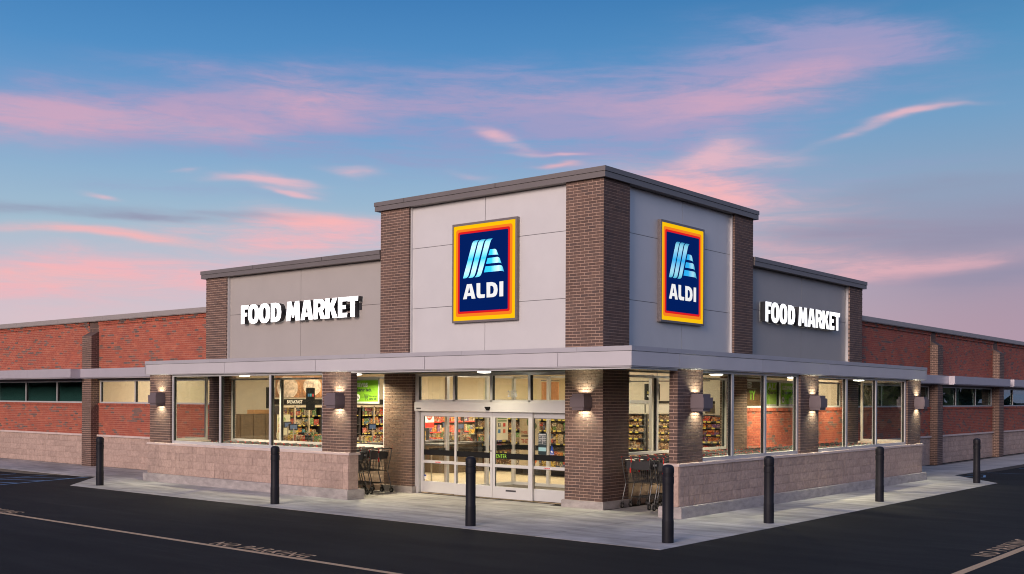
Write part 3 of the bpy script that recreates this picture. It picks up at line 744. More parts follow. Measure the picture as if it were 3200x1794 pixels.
cg = MB(); cg.fb('L', 1.80, 2.02, ED-.083, ED-.081, 1.185, 1.27); cg.obj('card_logos', mat('pale_teal', (.30, .52, .55), .5), hrs)
tm = MB(); T = TF('L', 1.70, ED-.083, 1.11); tm.prism([[(0, 0), (.13, 0), (.065, .235)]], .002, T); tri = tm.obj('camera_warning_sticker', mat('sticker_blue2', (.02, .06, .32), .4), d4)
tm = MB(); T = TF('L', 1.665, ED-.081, 1.155); tm.prism([[(0, .02), (.04, -.005), (.058, .02), (.03, .052), (.005, .045)]], .001, T); tm.obj('camera_mark', M['white'], tri)
tm = MB(); T = TF('L', 1.69, ED-.081, 1.122); tm.prism([[(0, 0), (.11, 0), (.11, .012), (0, .012)]], .001, T); tm.obj('sticker_band', M['white'], tri)

# ------------------------------------------------------------------ upper walls: tower and wings
hull = MB()
hull.box(-6.90, -.30, .30, 6.90, 4.2, 7.16); hull.box(-14.55, -6.0, .35, 8, 4.2, 5.95); hull.box(-8, -.35, 6.0, 14.55, 4.2, 5.95)
hull.box(-60, -.45, .45, 60, 4.201, 4.94)
hull.box(-14.7, -.30, .26, .30, 3.30, 4.2); hull.box(-.30, -.26, .30, 14.7, 3.30, 4.2)
hull.obj('roof_body', M['panelB'], store)
def clad(side, cols, rows, d, m):
    back = MB(); back.fb(side, cols[0], cols[-1], d-.10, d-.012, rows[0], rows[-1]); o = back.obj('panel_backing', M['seam'], store)
    for a, b_ in zip(cols, cols[1:]):
        for c, e in zip(rows, rows[1:]):
            p = MB(); g_ = .006; p.fb(side, a+g_, b_-g_, d-.011, d, c+g_, e-g_); p.obj('metal_panel', M[m], o)
    return o
for side in 'LR':
    clad(side, [PW+.0, 3.48, TS], [3.35, 4.625, 6.13, 7.165], -.12, 'panelA')
    clad(side, [TE, 10.31, 13.585], [3.35, 4.82, 5.955], -.18, 'panelB')
    tr_ = MB(); tr_.fb(side, TS-.03, TS-.002, -.119, -.06, 3.35, 7.16); tr_.fb(side, 13.555, 13.582, -.179, -.10, 3.35, 5.95); tr_.obj('edge_trim', M['alu'], store)
def coping(boxes, m, name='coping'):
    mb = MB()
    for b_ in boxes: mb.box(*b_)
    return mb.obj(name, M[m], store)
# tower coping: lower band and a slightly proud upper band
def seams(side, lst, d, z0, z1):
    c = MB()
    for a in lst: c.fb(side, a-.006, a+.006, d-.03, d+.002, z0, z1)
    c.obj('coping_seam', M['gasket'], store)
seams('L', (-.0+3.0, 6.0), .10, 7.293, 7.394); seams('R', (3.0, 6.0), .10, 7.293, 7.394); seams('L', (9.2, 12.2), .035, 6.078, 6.184); seams('R', (9.2, 12.2), .035, 6.078, 6.184)
coping([(-7.07, .085, -.085, 7.07, 7.165, 7.285)], 'bronze'); coping([(-7.085, .10, -.10, 7.085, 7.292, 7.395)], 'bronze')
coping([(-7.06, .07, -.07, 7.06, 7.285, 7.292)], 'black', 'coping_joint')
coping([(-14.76, -6.94, -.02, 5, 5.955, 6.07)], 'bronze'); coping([(-14.78, -6.94, -.035, 5, 6.077, 6.185)], 'bronze'); coping([(-14.75, -6.95, -.01, 5, 6.07, 6.077)], 'black', 'coping_joint')
coping([(-5, .02, 6.99, 14.76, 5.955, 6.07)], 'bronze'); coping([(-5, .035, 6.99, 14.78, 6.077, 6.185)], 'bronze'); coping([(-5, .01, 7.0, 14.75, 6.07, 6.077)], 'black', 'coping_joint')

# ------------------------------------------------------------------ long red walls
def red_run(side, s0, s1, pil, wins, off, capm, endz=4.95):
    wd = -.28
    core = MB()
    core.fb(side, s0, s1, -.45, wd-.005, 3.0, 4.95); core.fb(side, s0, s1, -.45, wd-.005, 1.02, 2.155); core.fb(side, s0, s1, -.45, wd-.005, 0, 1.02)
    o = core.obj('red_brick_wall', M['rmortar'], store)
    mb = MB(); edges = [s0]+[x for p in pil for x in p]+[s1]
    bays = list(zip(edges[::2], edges[1::2]))
    for a, b_ in bays:
        if b_-a < .1: continue
        brick_panel(mb, side, 'f', wd, a, b_, 3.0, 4.83, mi=Redmi(off), shift=random.choice((0, .05)))
        brick_panel(mb, side, 'f', wd, a, b_, 1.085, 2.08, mi=Redmi(off+9), shift=.03)
        soldier_course(side, a, b_, wd+.035, 2.085, 2.155, o)
        q = MB(); brick_panel(q, side, 'f', wd+.04, a, b_, 4.83, 4.955, mi=Redmi(off+4), proud=.05); q.obj('corbel_course', [M['red'], M['dark']], o, kind='stuff')
        block_wall(side, a, b_, wd+.015, 0.0, 1.015, o, False)
        n = max(1, int((b_-a)/1.6)); w = (b_-a)/n
        for i in range(n):
            c = MB(); c.fb(side, a+i*w, a+(i+1)*w-.004, wd-.1, wd+.07, 1.02, 1.082); c.obj('sill_stone', M['capst'], o)
    mb.obj('brick_coursework', [M['red'], M['dark']], o, kind='stuff')
    for cuts, gl in wins:
        f = window(side, cuts, wd-.03, 2.157, 2.93, glass=gl, fr=.05, sill=.05, head=.04, name='strip_window')
        hb = MB(); hb.fb(side, cuts[0]-.02, cuts[-1]+.02, wd-.16, wd+.02, 2.932, 3.0); hb.obj('head_flashing', M['bronze'], f)
    for a, b_ in pil:
        p = brown_column(side, a, b_, 0.0, -.30, 0, 4.45, '-+')
        t = MB(); n0 = 0
        # sloped shoulder
        for (A, Bq) in ((a, b_),):
            pts = [(A, 0.0, 4.45), (Bq, 0.0, 4.45), (Bq, -.27, 4.61), (A, -.27, 4.61)]
            P3 = [(-s_, -d_, z_) if side == 'L' else (d_, s_, z_) for s_, d_, z_ in pts]
            t.poly(P3); lo = [(-s_, -d_, 4.45) if side == 'L' else (d_, s_, 4.45) for s_, d_, z_ in pts]
            t.poly([P3[0], P3[3], lo[3]]); t.poly([P3[1], lo[2], P3[2]])
        t.obj('pier_shoulder', M['brown_o'], p)
        q = MB(); q.fb(side, a+.02, b_-.02, -.40, wd-.002, 4.5, 4.952); qq = q.obj('pier_neck', M['mortar'], p)
        soldier = MB(); k = 8; w = (b_-a-.04)/k
        for r in range(2):
            for i in range(k): soldier.fb(side, a+.02+i*w+.004, a+.02+(i+1)*w-.004, wd-.01, wd+.008, 4.5+r*.226+.004, 4.5+(r+1)*.226-.004)
        soldier.obj('brick_coursework', M['brown'], qq, kind='stuff')
    # coping in lengths
    n = int((s1-s0)/3.05)+1
    for i in range(n):
        a = s0+i*3.05; b_ = min(s1, a+3.045)
        c = MB(); c.fb(side, a, b_, -.60, -.145, 4.975, 5.128); c.fb(side, a, b_, -.60, -.165, 4.955, 4.975); c.obj('coping', M[capm], o)
    return o
red_run('L', 14.61, 46, [(21.15, 21.76)], [([14.63, 16.8, 18.93, 21.12], 'glass'), ([21.79, 24.08, 26.4, 28.7, 31], 'glassd')], 1.7, 'coping')
red_run('R', 14.61, 52, [(21.75, 22.34), (29.72, 30.38), (37.8, 38.4)], [([14.63, 17, 19.4, 21.72], 'glassd'), ([22.36, 24.9, 27.45, 29.7], 'glassd'), ([30.40, 33.0, 35.4, 37.78], 'glassd')], 5.1, 'coping')

# projecting strip awning along the long walls
def awn(side, parts):
    for a, b_, d in parts:
        c = MB(); c.fb(side, a, b_, -.45, d, 3.03, 3.325); c.fb(side, a, b_, -.45, d-.04, 3.0, 3.03)
        c.obj('awning_length', M['awning'], store)
awn('L', [(14.43, 18.0, .15), (18.004, 21.60, .15)]+[(21.604+3.05*i, 21.60+3.05*(i+1), .50) for i in range(8)])
awn('R', [(14.27, 18.4, .15), (18.404, 22.58, .15)]+[(22.584+8.04*i, 22.58+8.04*(i+1)-.6, .36) for i in range(3)]+[(22.58+8.04*(i+1)-.596, 22.58+8.04*(i+1), .15) for i in range(3)])

# ------------------------------------------------------------------ canopy
CD = 2.10; LE, RE = 14.42, 14.26
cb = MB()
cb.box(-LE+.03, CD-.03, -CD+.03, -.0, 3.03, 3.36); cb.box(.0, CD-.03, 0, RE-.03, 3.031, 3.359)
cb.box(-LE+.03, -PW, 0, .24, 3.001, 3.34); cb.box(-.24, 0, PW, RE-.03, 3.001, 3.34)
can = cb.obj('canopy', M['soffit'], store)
cut = [-CD, -.36, 3.31, 6.98, 10.65, None]
for side, end in (('L', LE), ('R', RE)):
    q = [c if c is not None else end for c in cut]
    for a, b_ in zip(q, q[1:]):
        p = MB(); p.fb(side, a+(.001 if a > -2 else (.026 if side == 'R' else 0)), b_-.012, CD-.025, CD, 3.022, 3.298); p.obj('fascia_panel', M['fascia'], can)
    q = [-CD, -.83, 2.2, 5.235, 8.27, 11.30, end]
    for a, b_ in zip(q, q[1:]):
        p = MB(); p.fb(side, a+(.1215 if side == 'R' and a < -2 else 0)-(.010 if side == 'L' and a < -2 else 0), b_-.004, CD-.12, CD+.010, 3.306, 3.398); p.obj('cap_flashing', M['flash'], can)
    p = MB(); p.fb(side, -CD+.03, end-.02, CD-.045, CD-.026, 3.02, 3.30); p.obj('fascia_backing', M['seam'], can)
    lo = MB(); lo.fb(side, -CD+.03, end-.01, CD-.05, CD-.015, 3.0, 3.018); lo.obj('drip_edge', M['flash'], can)
# bright trim bar under the open bay at the corner
tb = MB(); tb.fb('L', -CD+.06, 5.76, CD-.10, CD-.06, 2.965, 3.0); tb.fb('R', -CD+.07, -.325, CD-.10, CD-.061, 2.965, 3.0); tb.obj('trim_bar', M['alu'], can)
tp = MB(); tp.box(-LE+.05, CD-.05, -CD+.05, .2, 3.36, 3.375); tp.obj('canopy_roof', M['coping'], can)
# end returns
er = MB(); er.box(-LE, -LE+.028, -CD+.0, .2, 3.02, 3.395); er.box(-.2, CD, RE-.028, RE, 3.02, 3.395); er.obj('canopy_end', M['fascia'], can)

# ------------------------------------------------------------------ wall lamps
def wall_lamp(side, s, d, label):
    w = thing('wall_lamp', label, 'wall lamp', (0, 0, 0), group='up-and-down wall lamps on the brick piers')
    b_ = MB(); x = .155; dep = .27; t = .012
    for za, zb, ex in ((2.145, 2.205, .0), (2.205, 2.43, .035), (2.43, 2.50, .0)):
        a0, a1, dd = s-x-ex, s+x+ex, d+dep+ex
        b_.fb(side, a0, a0+t, d, dd, za, zb); b_.fb(side, a1-t, a1, d, dd, za, zb); b_.fb(side, a0+t, a1-t, dd-t, dd, za, zb); b_.fb(side, a0+t, a1-t, d, d+t, za, zb)
    b_.fb(side, s-x-.034, s-x+.001, d+.001, d+dep+.034, 2.2055, 2.2065); b_.fb(side, s+x-.001, s+x+.034, d+.001, d+dep+.034, 2.2055, 2.2065); b_.fb(side, s-x-.034, s-x+.001, d+.001, d+dep+.034, 2.4285, 2.4295); b_.fb(side, s+x-.001, s+x+.034, d+.001, d+dep+.034, 2.4285, 2.4295); b_.fb(side, s-x, s+x, d+dep-.002, d+dep+.034, 2.4285, 2.4295); b_.fb(side, s-x, s+x, d+dep-.002, d+dep+.034, 2.2055, 2.2065); b_.fb(side, s-x-.02, s+x+.02, d+.013, d+dep+.02, 2.315, 2.32)
    o = b_.obj('lamp_body', M['lamp'], w)
    for z, up in ((2.385, True), (2.25, False)):
        l = MB(); l.fb(side, s-.10, s+.10, d+.03, d+.22, z-.002, z+.002); l.obj('lens', M['lens'], w)
        ld = bpy.data.lights.new('lamp_light', 'AREA'); ld.shape = 'RECTANGLE'; ld.size = .17; ld.size_y = .05; ld.energy = 16.0; ld.color = (1.0, .97, .68); ld.spread = radians(124)
        lo = bpy.data.objects.new('lamp_light', ld); COL.objects.link(lo); lo.parent = w
        zz = z+(.006 if up else -.006)
        lo.location = (-s, -(d+.048), zz) if side == 'L' else (d+.048, s, zz)
        lo.rotation_euler = (pi if up else 0, 0, 0 if side == 'L' else pi/2)
wall_lamp('L', 13.66, 2.047, 'boxy bronze wall lamp on the far left brick pier, beside the cart enclosure windows')
wall_lamp('L', 6.16, 2.047, 'boxy bronze wall lamp on the pier left of the entrance, above the trolleys')
wall_lamp('L', .47, .002, 'boxy bronze wall lamp on the big corner pier just right of the sliding doors')
wall_lamp('R', .365, 2.047, 'boxy bronze wall lamp on the first pier right of the corner, above the trolleys')
wall_lamp('R', 6.09, 2.047, 'boxy bronze wall lamp on the middle pier of the right-hand front')
wall_lamp('R', 13.50, 2.047, 'boxy bronze wall lamp on the last pier of the right-hand front')

def down_light(x, y, label, en):
    t = thing('ceiling_light', label, 'ceiling light', (x, y, 3.045), group='round lights under the canopy')
    h = MB(); h.lathe([(.05, 0), (.20, -.004), (.23, -.03), (.22, -.045), (.165, -.05)], (0, 0, 0), 20); h.obj('housing', M['dgrey'], t)
    l = MB(); l.lathe([(.15, -.0505), (.16, -.056), (.13, -.075), (.02, -.082)], (0, 0, 0), 20); l.obj('lens', M['disc'], t)
    ld = bpy.data.lights.new('down_light', 'AREA'); ld.shape = 'DISK'; ld.size = .28; ld.energy = en; ld.color = (1.0, .87, .56); ld.spread = radians(150)
    lo = bpy.data.objects.new('down_light', ld); COL.objects.link(lo); lo.parent = t; lo.location = (0, 0, -.09)
for x, y, l, en in ((-11.6, -.75, 'lit round light over the far end of the left trolley bay', 95), (-7.35, -.45, 'lit round light just left of the sliding doors, by the brick pier', 115), (-2.85, -.62, 'lit round light over the sliding doors', 22),
                (.62, 3.85, 'lit round light above the right trolley bay behind the first pier', 130), (.78, 7.75, 'lit round light above the middle of the right trolley bay', 150), (.75, 12.3, 'lit round light above the far end of the right trolley bay', 90)):
    down_light(x, y, l, en)

# ------------------------------------------------------------------ signs
LOGO = {'yellow': [(.0188, .977), (.975, .977), (.975, .0205), (.0188, .0205)], 'orange': (.0585, .060, .9295, .940), 'red': (.091, .0905, .894, .9137), 'navy': (.118, .111, .8675, .892),
's1': [(0.1755, 0.4464), (0.3172, 0.7829), (0.3335, 0.8056), (0.3648, 0.8136), (0.4234, 0.8139), (0.3997, 0.7967), (0.3835, 0.7661), (0.2744, 0.4984), (0.2579, 0.4634), (0.2326, 0.4488), (0.2073, 0.4455)],
's2': [(0.2605, 0.4473), (0.2794, 0.4566), (0.2958, 0.4812), (0.4147, 0.7876), (0.4333, 0.8076), (0.4643, 0.8156), (0.5297, 0.8146), (0.5038, 0.7992), (0.489, 0.7742), (0.371, 0.4887), (0.3548, 0.4603), (0.3272, 0.4475), (0.2895, 0.4448)],
's3': [(0.3623, 0.4479), (0.3835, 0.4586), (0.4022, 0.4829), (0.5198, 0.7877), (0.5383, 0.8076), (0.5689, 0.8148), (0.636, 0.8144), (0.6117, 0.7989), (0.597, 0.7741), (0.4705, 0.4868), (0.4544, 0.4617), (0.4271, 0.449), (0.3898, 0.4463)],
'b1': [(0.597, 0.7089), (0.6664, 0.7087), (0.687, 0.7025), (0.7003, 0.6883), (0.7268, 0.6411), (0.7111, 0.6484), (0.6846, 0.6526), (0.5726, 0.6532)],
'b2': [(0.5604, 0.6248), (0.7111, 0.6266), (0.7328, 0.6212), (0.7473, 0.607), (0.7713, 0.5579), (0.7545, 0.566), (0.7268, 0.5709), (0.5383, 0.5703)],
'b3': [(0.5284, 0.5449), (0.7509, 0.5444), (0.7749, 0.539), (0.7905, 0.5224), (0.8108, 0.4745), (0.7952, 0.484), (0.7689, 0.4879), (0.505, 0.4872)],
'A': [[(0.178, 0.2352), (0.239, 0.3844), (0.3147, 0.3836), (0.3748, 0.2349), (0.3147, 0.2345), (0.3046, 0.2653), (0.244, 0.265), (0.2364, 0.2357)], [(0.2554, 0.2956), (0.2933, 0.2962), (0.2756, 0.3545)]],
'L': [[(0.3898, 0.386), (0.4482, 0.3852), (0.4482, 0.2823), (0.4581, 0.2715), (0.5223, 0.27), (0.5161, 0.2356), (0.4333, 0.2354), (0.4047, 0.2447), (0.3923, 0.2691)]],
'D': [[(0.5456, 0.3855), (0.63, 0.3848), (0.6785, 0.3728), (0.7063, 0.3479), (0.716, 0.3044), (0.7063, 0.2658), (0.6846, 0.2457), (0.6482, 0.2365), (0.5481, 0.2364)], [(0.6019, 0.3494), (0.63, 0.348), (0.6506, 0.3351), (0.6579, 0.3073), (0.6506, 0.2803), (0.6336, 0.2693), (0.6019, 0.2685)]],
'I': [[(0.7425, 0.3834), (0.8, 0.3842), (0.8, 0.2372), (0.7425, 0.2375)]]}
def rrect(x0, y0, x1, y1, r, ax=1.0):
    pts = []
    for cx, cy, a in ((x1-r*ax, y1-r, 0), (x0+r*ax, y1-r, 90), (x0+r*ax, y0+r, 180), (x1-r*ax, y0+r, 270)):
        for i in range(6): t = radians(a+i*18); pts.append((cx+r*ax*cos(t), cy+r*sin(t)))
    return pts
def signmat(name, rgb, es=.92, base=.08):
    c = lin(*rgb); return mat(name, tuple(x*base for x in c[:3]), .6, spec=.02, emit=c, es=es)
M['sy'] = signmat('sign_yellow', (255, 198, 10)); M['so'] = signmat('sign_orange', (250, 128, 35)); M['sr'] = signmat('sign_red', (226, 28, 34)); M['sn'] = signmat('sign_navy', (0, 30, 96)); M['sw'] = signmat('sign_white', (255, 255, 255), .85)
def stripemat(name, vertical):
    m, N, b = newmat(name)
    uv = N.n('ShaderNodeUVMap'); 
    f = N.sep(uv.outputs[0])[1 if vertical else 0]
    c = N.ramp(f, [(0, lin(70, 190, 215)), (.10, lin(150, 228, 240)), (.22, lin(175, 235, 248)), (.5, lin(40, 186, 246)), (.80, lin(170, 232, 246)), (.92, lin(140, 220, 235)), (1, lin(20, 150, 190))]) if vertical else \
        N.ramp(f, [(0, lin(30, 180, 244)), (.35, lin(40, 190, 246)), (.72, lin(180, 236, 246)), (.88, lin(110, 205, 225)), (1, lin(20, 140, 185))])
    N._in(b.inputs['Base Color'], c); N._in(b.inputs['Emission Color'], c); b.inputs['Emission Strength'].default_value = .62; m.cycles.emission_sampling = 'NONE'
    b.inputs['Base Color'].default_value = (.2, .2, .2, 1); b.inputs['Roughness'].default_value = .4
    return m
M['stv'] = stripemat('sign_stripe_upright', True); M['sth'] = stripemat('sign_stripe_level', False)
def uv_local(me, T, pts):
    xs_ = [p[0] for p in pts]; ys_ = [p[1] for p in pts]; inv = T.inverted(); L = me.uv_layers.new(name='UVMap')
    for lp in me.loops:
        q = inv @ me.vertices[lp.vertex_index].co
        L.data[lp.index].uv = ((q.x-min(xs_))/(max(xs_)-min(xs_)), (q.y-min(ys_))/(max(ys_)-min(ys_)))
def logo_sign(side, s_left, label):
    w_, h_ = 2.02, 2.382; zb = 4.199; df = -.02
    T = TF(side, s_left, df, zb)
    t = thing('logo_sign', label, 'sign', (0, 0, 0), group='tall backlit logo signs on the tower')
    sc = lambda L: [(x*w_, y*h_) for x, y in L]
    f = MB(); y = sc(LOGO['yellow']); outer = [(0, 0), (w_, 0), (w_, h_), (0, h_)]
    f.prism([outer, [y[3], y[2], y[1], y[0]]], .10, T); f.prism([[(.02, .02), (w_-.02, .02), (w_-.02, h_-.02), (.02, h_-.02)]], 0, T @ Matrix.Translation((0, 0, -.099)))
    f.obj('sign_frame', mat('sign_frame_metal', (.22, .19, .185), .4, .4), t)
    f = MB(); f.prism([[y[3], y[2], y[1], y[0]]], .0, T @ Matrix.Translation((0, 0, -.012))); f.obj('yellow_border', M['sy'], t)
    for i, (k, m, r) in enumerate((('orange', 'so', .060), ('red', 'sr', .045), ('navy', 'sn', .028))):
        x0, y0, x1, y1 = LOGO[k]; f = MB(); f.prism([rrect(x0*w_, y0*h_, x1*w_, y1*h_, r)], .002, T @ Matrix.Translation((0, 0, -.009+.003*i))); f.obj(k+'_border' if k != 'navy' else 'navy_field', M[m], t)
    T2 = T @ Matrix.Translation((0, 0, .001))
    for k in ('s1', 's2', 's3', 'b1', 'b2', 'b3'):
        L = sc(LOGO[k]); f = MB(); f.prism([L], .003, T2); me = f.mesh('logo_stripe', M['stv' if k[0] == 's' else 'sth']); uv_local(me, T2, L); link('logo_stripe', me, t)
    for k in 'ALDI':
        f = MB(); f.prism([sc(L) for L in LOGO[k]], .003, T2); f.obj('letter', M['sw'], t)
logo_sign('L', 4.452, 'tall backlit logo sign with blue stripes, on the left face of the tower')
logo_sign('R', 2.370, 'tall backlit logo sign with blue stripes, on the right face of the tower')
def ell(cx, cy, rx, ry, n=28, p=2.6, rev=False):
    o = []
    for i in range(n):
        t = 2*pi*i/n; c, s_ = cos(t), sin(t); o.append((cx+rx*math.copysign(abs(c)**(2/p), c), cy+ry*math.copysign(abs(s_)**(2/p), s_)))
    return o[::-1] if rev else o
GL = {
'F': [[(.0, .0), (.46, .0), (.46, .40), (.80, .40), (.80, .59), (.46, .59), (.46, .78), (.93, .78), (1.0, 1.0), (.0, 1.0)]],
'O': [ell(.5, .5, .5, .52), ell(.5, .5, .135, .30, rev=True)],
'D': [[(0, 0), (.48, 0), (.78, .05), (.94, .20), (1.0, .5), (.94, .80), (.78, .95), (.48, 1), (0, 1)], [(.40, .25), (.40, .75), (.50, .75), (.57, .68), (.59, .5), (.57, .32), (.50, .25)]],
'M': [[(0, 0), (.31, 0), (.34, .52), (.43, .16), (.56, .16), (.66, .52), (.68, 0), (1, 0), (.93, 1.0), (.64, 1.0), (.50, .56), (.38, 1.0), (.09, 1.0)]],
'A': [[(0, 0), (.33, 0), (.36, .17), (.62, .17), (.65, 0), (1, 0), (.76, 1), (.26, 1)], [(.41, .36), (.50, .72), (.58, .36)]],
'R': [[(0, 0), (.36, 0), (.36, .36), (.44, .36), (.62, 0), (1.02, 0), (.78, .40), (.92, .52), (.97, .70), (.92, .88), (.78, .97), (.52, 1), (0, 1)], [(.36, .57), (.36, .80), (.50, .80), (.60, .76), (.62, .68), (.60, .60), (.50, .57)]],
'K': [[(0, 0), (.36, 0), (.36, .34), (.42, .42), (.62, 0), (1.02, 0), (.70, .56), (.99, 1), (.60, 1), (.36, .62), (.36, 1), (0, 1)]],
'E': [[(0, 0), (.94, 0), (.98, .22), (.44, .22), (.44, .41), (.82, .41), (.82, .60), (.44, .60), (.44, .79), (.92, .79), (.98, 1), (0, 1)]],
'T': [[(.30, 0), (.70, 0), (.70, .77), (.97, .77), (1.0, 1), (0, 1), (.04, .77), (.30, .77)]]}
LX = [('F', -12.80, -12.43), ('O', -12.465, -11.950), ('O', -11.955, -11.440), ('D', -11.416, -10.936), ('M', -10.741, -10.108), ('A', -10.105, -9.57), ('R', -9.561, -9.068), ('K', -9.081, -8.576), ('E', -8.567, -8.18), ('T', -8.205, -7.764)]
M['lside'] = mat('letter_return', (.05, .052, .058), .4, .3)
def letter_sign(side, s_first, label):
    t = thing('letter_sign', label, 'sign', (0, 0, 0), group='white lit letter signs on the side wings')
    dep = .155; df = -.005
    for i, (c, x0, x1) in enumerate(LX):
        off = x0-LX[0][1]; s_ = (s_first-off) if side == 'L' else (s_first+off)
        T = TF(side, s_, df, 4.515) @ Matrix.Diagonal(((x1-x0)*.975, .537, 1, 1))
        f = MB(); f.prism(GL[c], dep, T, 0, 1); o = f.obj('letter', [M['lface'], M['lside']], t)
    rb = MB(); rb.fb(side, s_first-.05 if side == 'L' else s_first+.05, s_first-4.98 if side == 'L' else s_first+4.98, -.18, -.15, 4.70, 4.88); rb.obj('raceway', M['lside'], t)
letter_sign('L', 12.80, 'white lit words FOOD MARKET on the beige panel left of the tower')
letter_sign('R', 7.68, 'white lit words FOOD MARKET on the grey panel right of the tower')

# ------------------------------------------------------------------ bollards
prof = [(.098, 0), (.099, .02), (.099, .36), (.096, .385), (.094, .39), (.094, .98), (.100, .985), (.101, 1.065), (.099, 1.095), (.092, 1.10), (.092, 1.115), (.099, 1.12), (.099, 1.14), (.094, 1.142), (.094, 1.152), (.100, 1.155), (.100, 1.235), (.094, 1.262), (.075, 1.285), (.045, 1.298), (.012, 1.303)]
bodym = MB(); bodym.lathe(prof[:9], k=28); bme = bodym.mesh('sleeve', M['bollard']); smooth_by_angle(bme, 30)
capm = MB(); capm.lathe(prof[8:], k=28); cme = capm.mesh('cap', M['bollard']); smooth_by_angle(cme, 30)
for x, y, l in ((3.83, -3.62, 'black plastic-sleeved bollard at the corner of the pavement, nearest the camera'), (3.80, .16, 'black bollard in front of the first window of the right-hand front'),
                (3.75, 6.05, 'black bollard in front of the middle of the right-hand front'), (3.72, 13.72, 'black bollard at the far right end of the pavement'),
                (-.18, -4.06, 'black bollard standing before the sliding doors'), (-6.16, -3.93, 'black bollard before the low wall just left of the entrance'), (-13.66, -3.90, 'black bollard at the far left end of the pavement')):
    t = thing('bollard', l, 'bollard', (x, y, 0), random.uniform(0, 6), group='black bollards along the pavement edge'); link('sleeve', bme, t); link('cap', cme, t)

# ------------------------------------------------------------------ shopping trolleys (local x: from handle to nose)
def trolley_parts():
    P = {}
    w = .36
    b_ = MB(); r = .0036
    def at(t, zf, s_):    # point on the basket side: t 0 rear..1 nose, zf 0 bottom..1 top
        xb = .13+t*.72*(.93 if zf < .5 else 1); hw = (w-.02)*(1-.22*t)*(.86+.14*zf)
        zb = .52+.03*t; zt = 1.0-.09*t
        return Vector((.10+t*(.74+.06*zf)-.03*(1-zf)*(1-t)+(.05*(1-zf)), s_*hw, zb+(zt-zb)*zf))
    for s_ in (-1, 1):
        for i in range(25): b_.tube(at(i/24, 0, s_), at(i/24, 1, s_), r, 4, caps=False)
        for zf in (0, .18, .42, .66, .9): b_.tube(at(0, zf, s_), at(1, zf, s_), r*1.1, 4, caps=False)
    for i in range(13):
        t = -1+2*i/12
        b_.tube(at(1, 0, 1)*((1+t)/2)+at(1, 0, -1)*((1-t)/2), at(1, 1, 1)*((1+t)/2)+at(1, 1, -1)*((1-t)/2), r, 4, caps=False)
        b_.tube(at(0, 0, 1)*((1+t)/2)+at(0, 0, -1)*((1-t)/2), at(1, 0, 1)*((1+t)/2)+at(1, 0, -1)*((1-t)/2), r, 4, caps=False)
        b_.tube(at(0, .05, 1)*((1+t)/2)+at(0, .05, -1)*((1-t)/2), at(0, .92, 1)*((1+t)/2)+at(0, .92, -1)*((1-t)/2), r, 4, caps=False)
    for zf in (.25, .5, .75): b_.tube(at(1, zf, 1), at(1, zf, -1), r, 4, caps=False)
    for k in range(1, 6): b_.tube(at(k/6, 0, 1), at(k/6, 0, -1), r, 4, caps=False)
    P['basket'] = (b_, 'cartw')
    f = MB(); R = .011
    for s_ in (-1, 1):
        f.path([(.06, s_*w*.96, 1.04), (.0, s_*w*.98, 1.02), (.045, s_*w*.95, .80), (.13, s_*w*.92, .50), (.03, s_*w*.94, .22), (.03, s_*w*.96, .16)], R, 6)
        f.tube(at(0, 1, s_), at(1, 1, s_), .009, 6); f.tube((.13, s_*w*.90, .50), (.80, s_*w*.70, .53), .008, 6)
        f.tube((.03, s_*w*.94, .22), (.86, s_*w*.62, .19), .009, 6); f.tube((.86, s_*w*.62, .19), (.86, s_*w*.62, .13), .008, 6)
    f.tube(at(1, 1, 1), at(1, 1, -1), .009, 6); f.tube((.86, w*.62, .19), (.86, -w*.62, .19), .009, 6)
    for i in range(7):
        t = -1+2*i/6; f.tube((.06, t*w*.9, .225), (.84, t*w*.6, .195), .004, 4)
    for x in (.3, .55): f.tube((x, w*.85, .213), (x, -w*.85, .213), .005, 4)
    P['frame'] = (f, 'cartw')
    h = MB(); h.tube((-.01, -w*.98, 1.045), (-.01, w*.98, 1.045), .014, 8); P['handle'] = (h, 'cartp')
    e = MB()
    for s_ in (-1, 1): e.box(-.020, .008, s_*w*.95-.014, s_*w*.95+.014, 1.03, 1.06)
    P['handle_end'] = (e, 'redp')
    k = MB(); k.box(-.022, .01, .09, .115, 1.025, 1.065); k.box(-.020, -.006, .093, .112, .95, 1.02); P['coin_lock'] = (k, 'redp')
    c = MB(); c.tube((-.012, .10, 1.02), (-.02, .115, .84), .004, 4); P['chain'] = (c, 'steel')
    y = MB(); y.box(-.03, -.012, .10, .13, .74, .84); P['chain_key'] = (y, 'redp')
    s_ = MB(); s_.box(.09, .10, -w*.80, w*.80, .80, .97); s_.box(.10, .34, -w*.78, w*.78, .80, .808); P['child_seat'] = (s_, 'cartp')
    pl = MB(); pl.box(.13, .37, -w*.985-.006, -w*.985, .85, .95); pl.box(.13, .37, w*.985, w*.985+.006, .85, .95); P['side_board'] = (pl, 'cartp')
    wd = MB()
    for s2 in (-1, 1):
        y0 = s2*(w*.985+.008)
        for q in ((.15, .19), (.22, .245), (.26, .285), (.30, .32), (.33, .35)): wd.box(q[0], q[1], y0-.001, y0+.001, .875, .915)
    P['board_mark'] = (wd, 'white')
    return P
WH = MB()
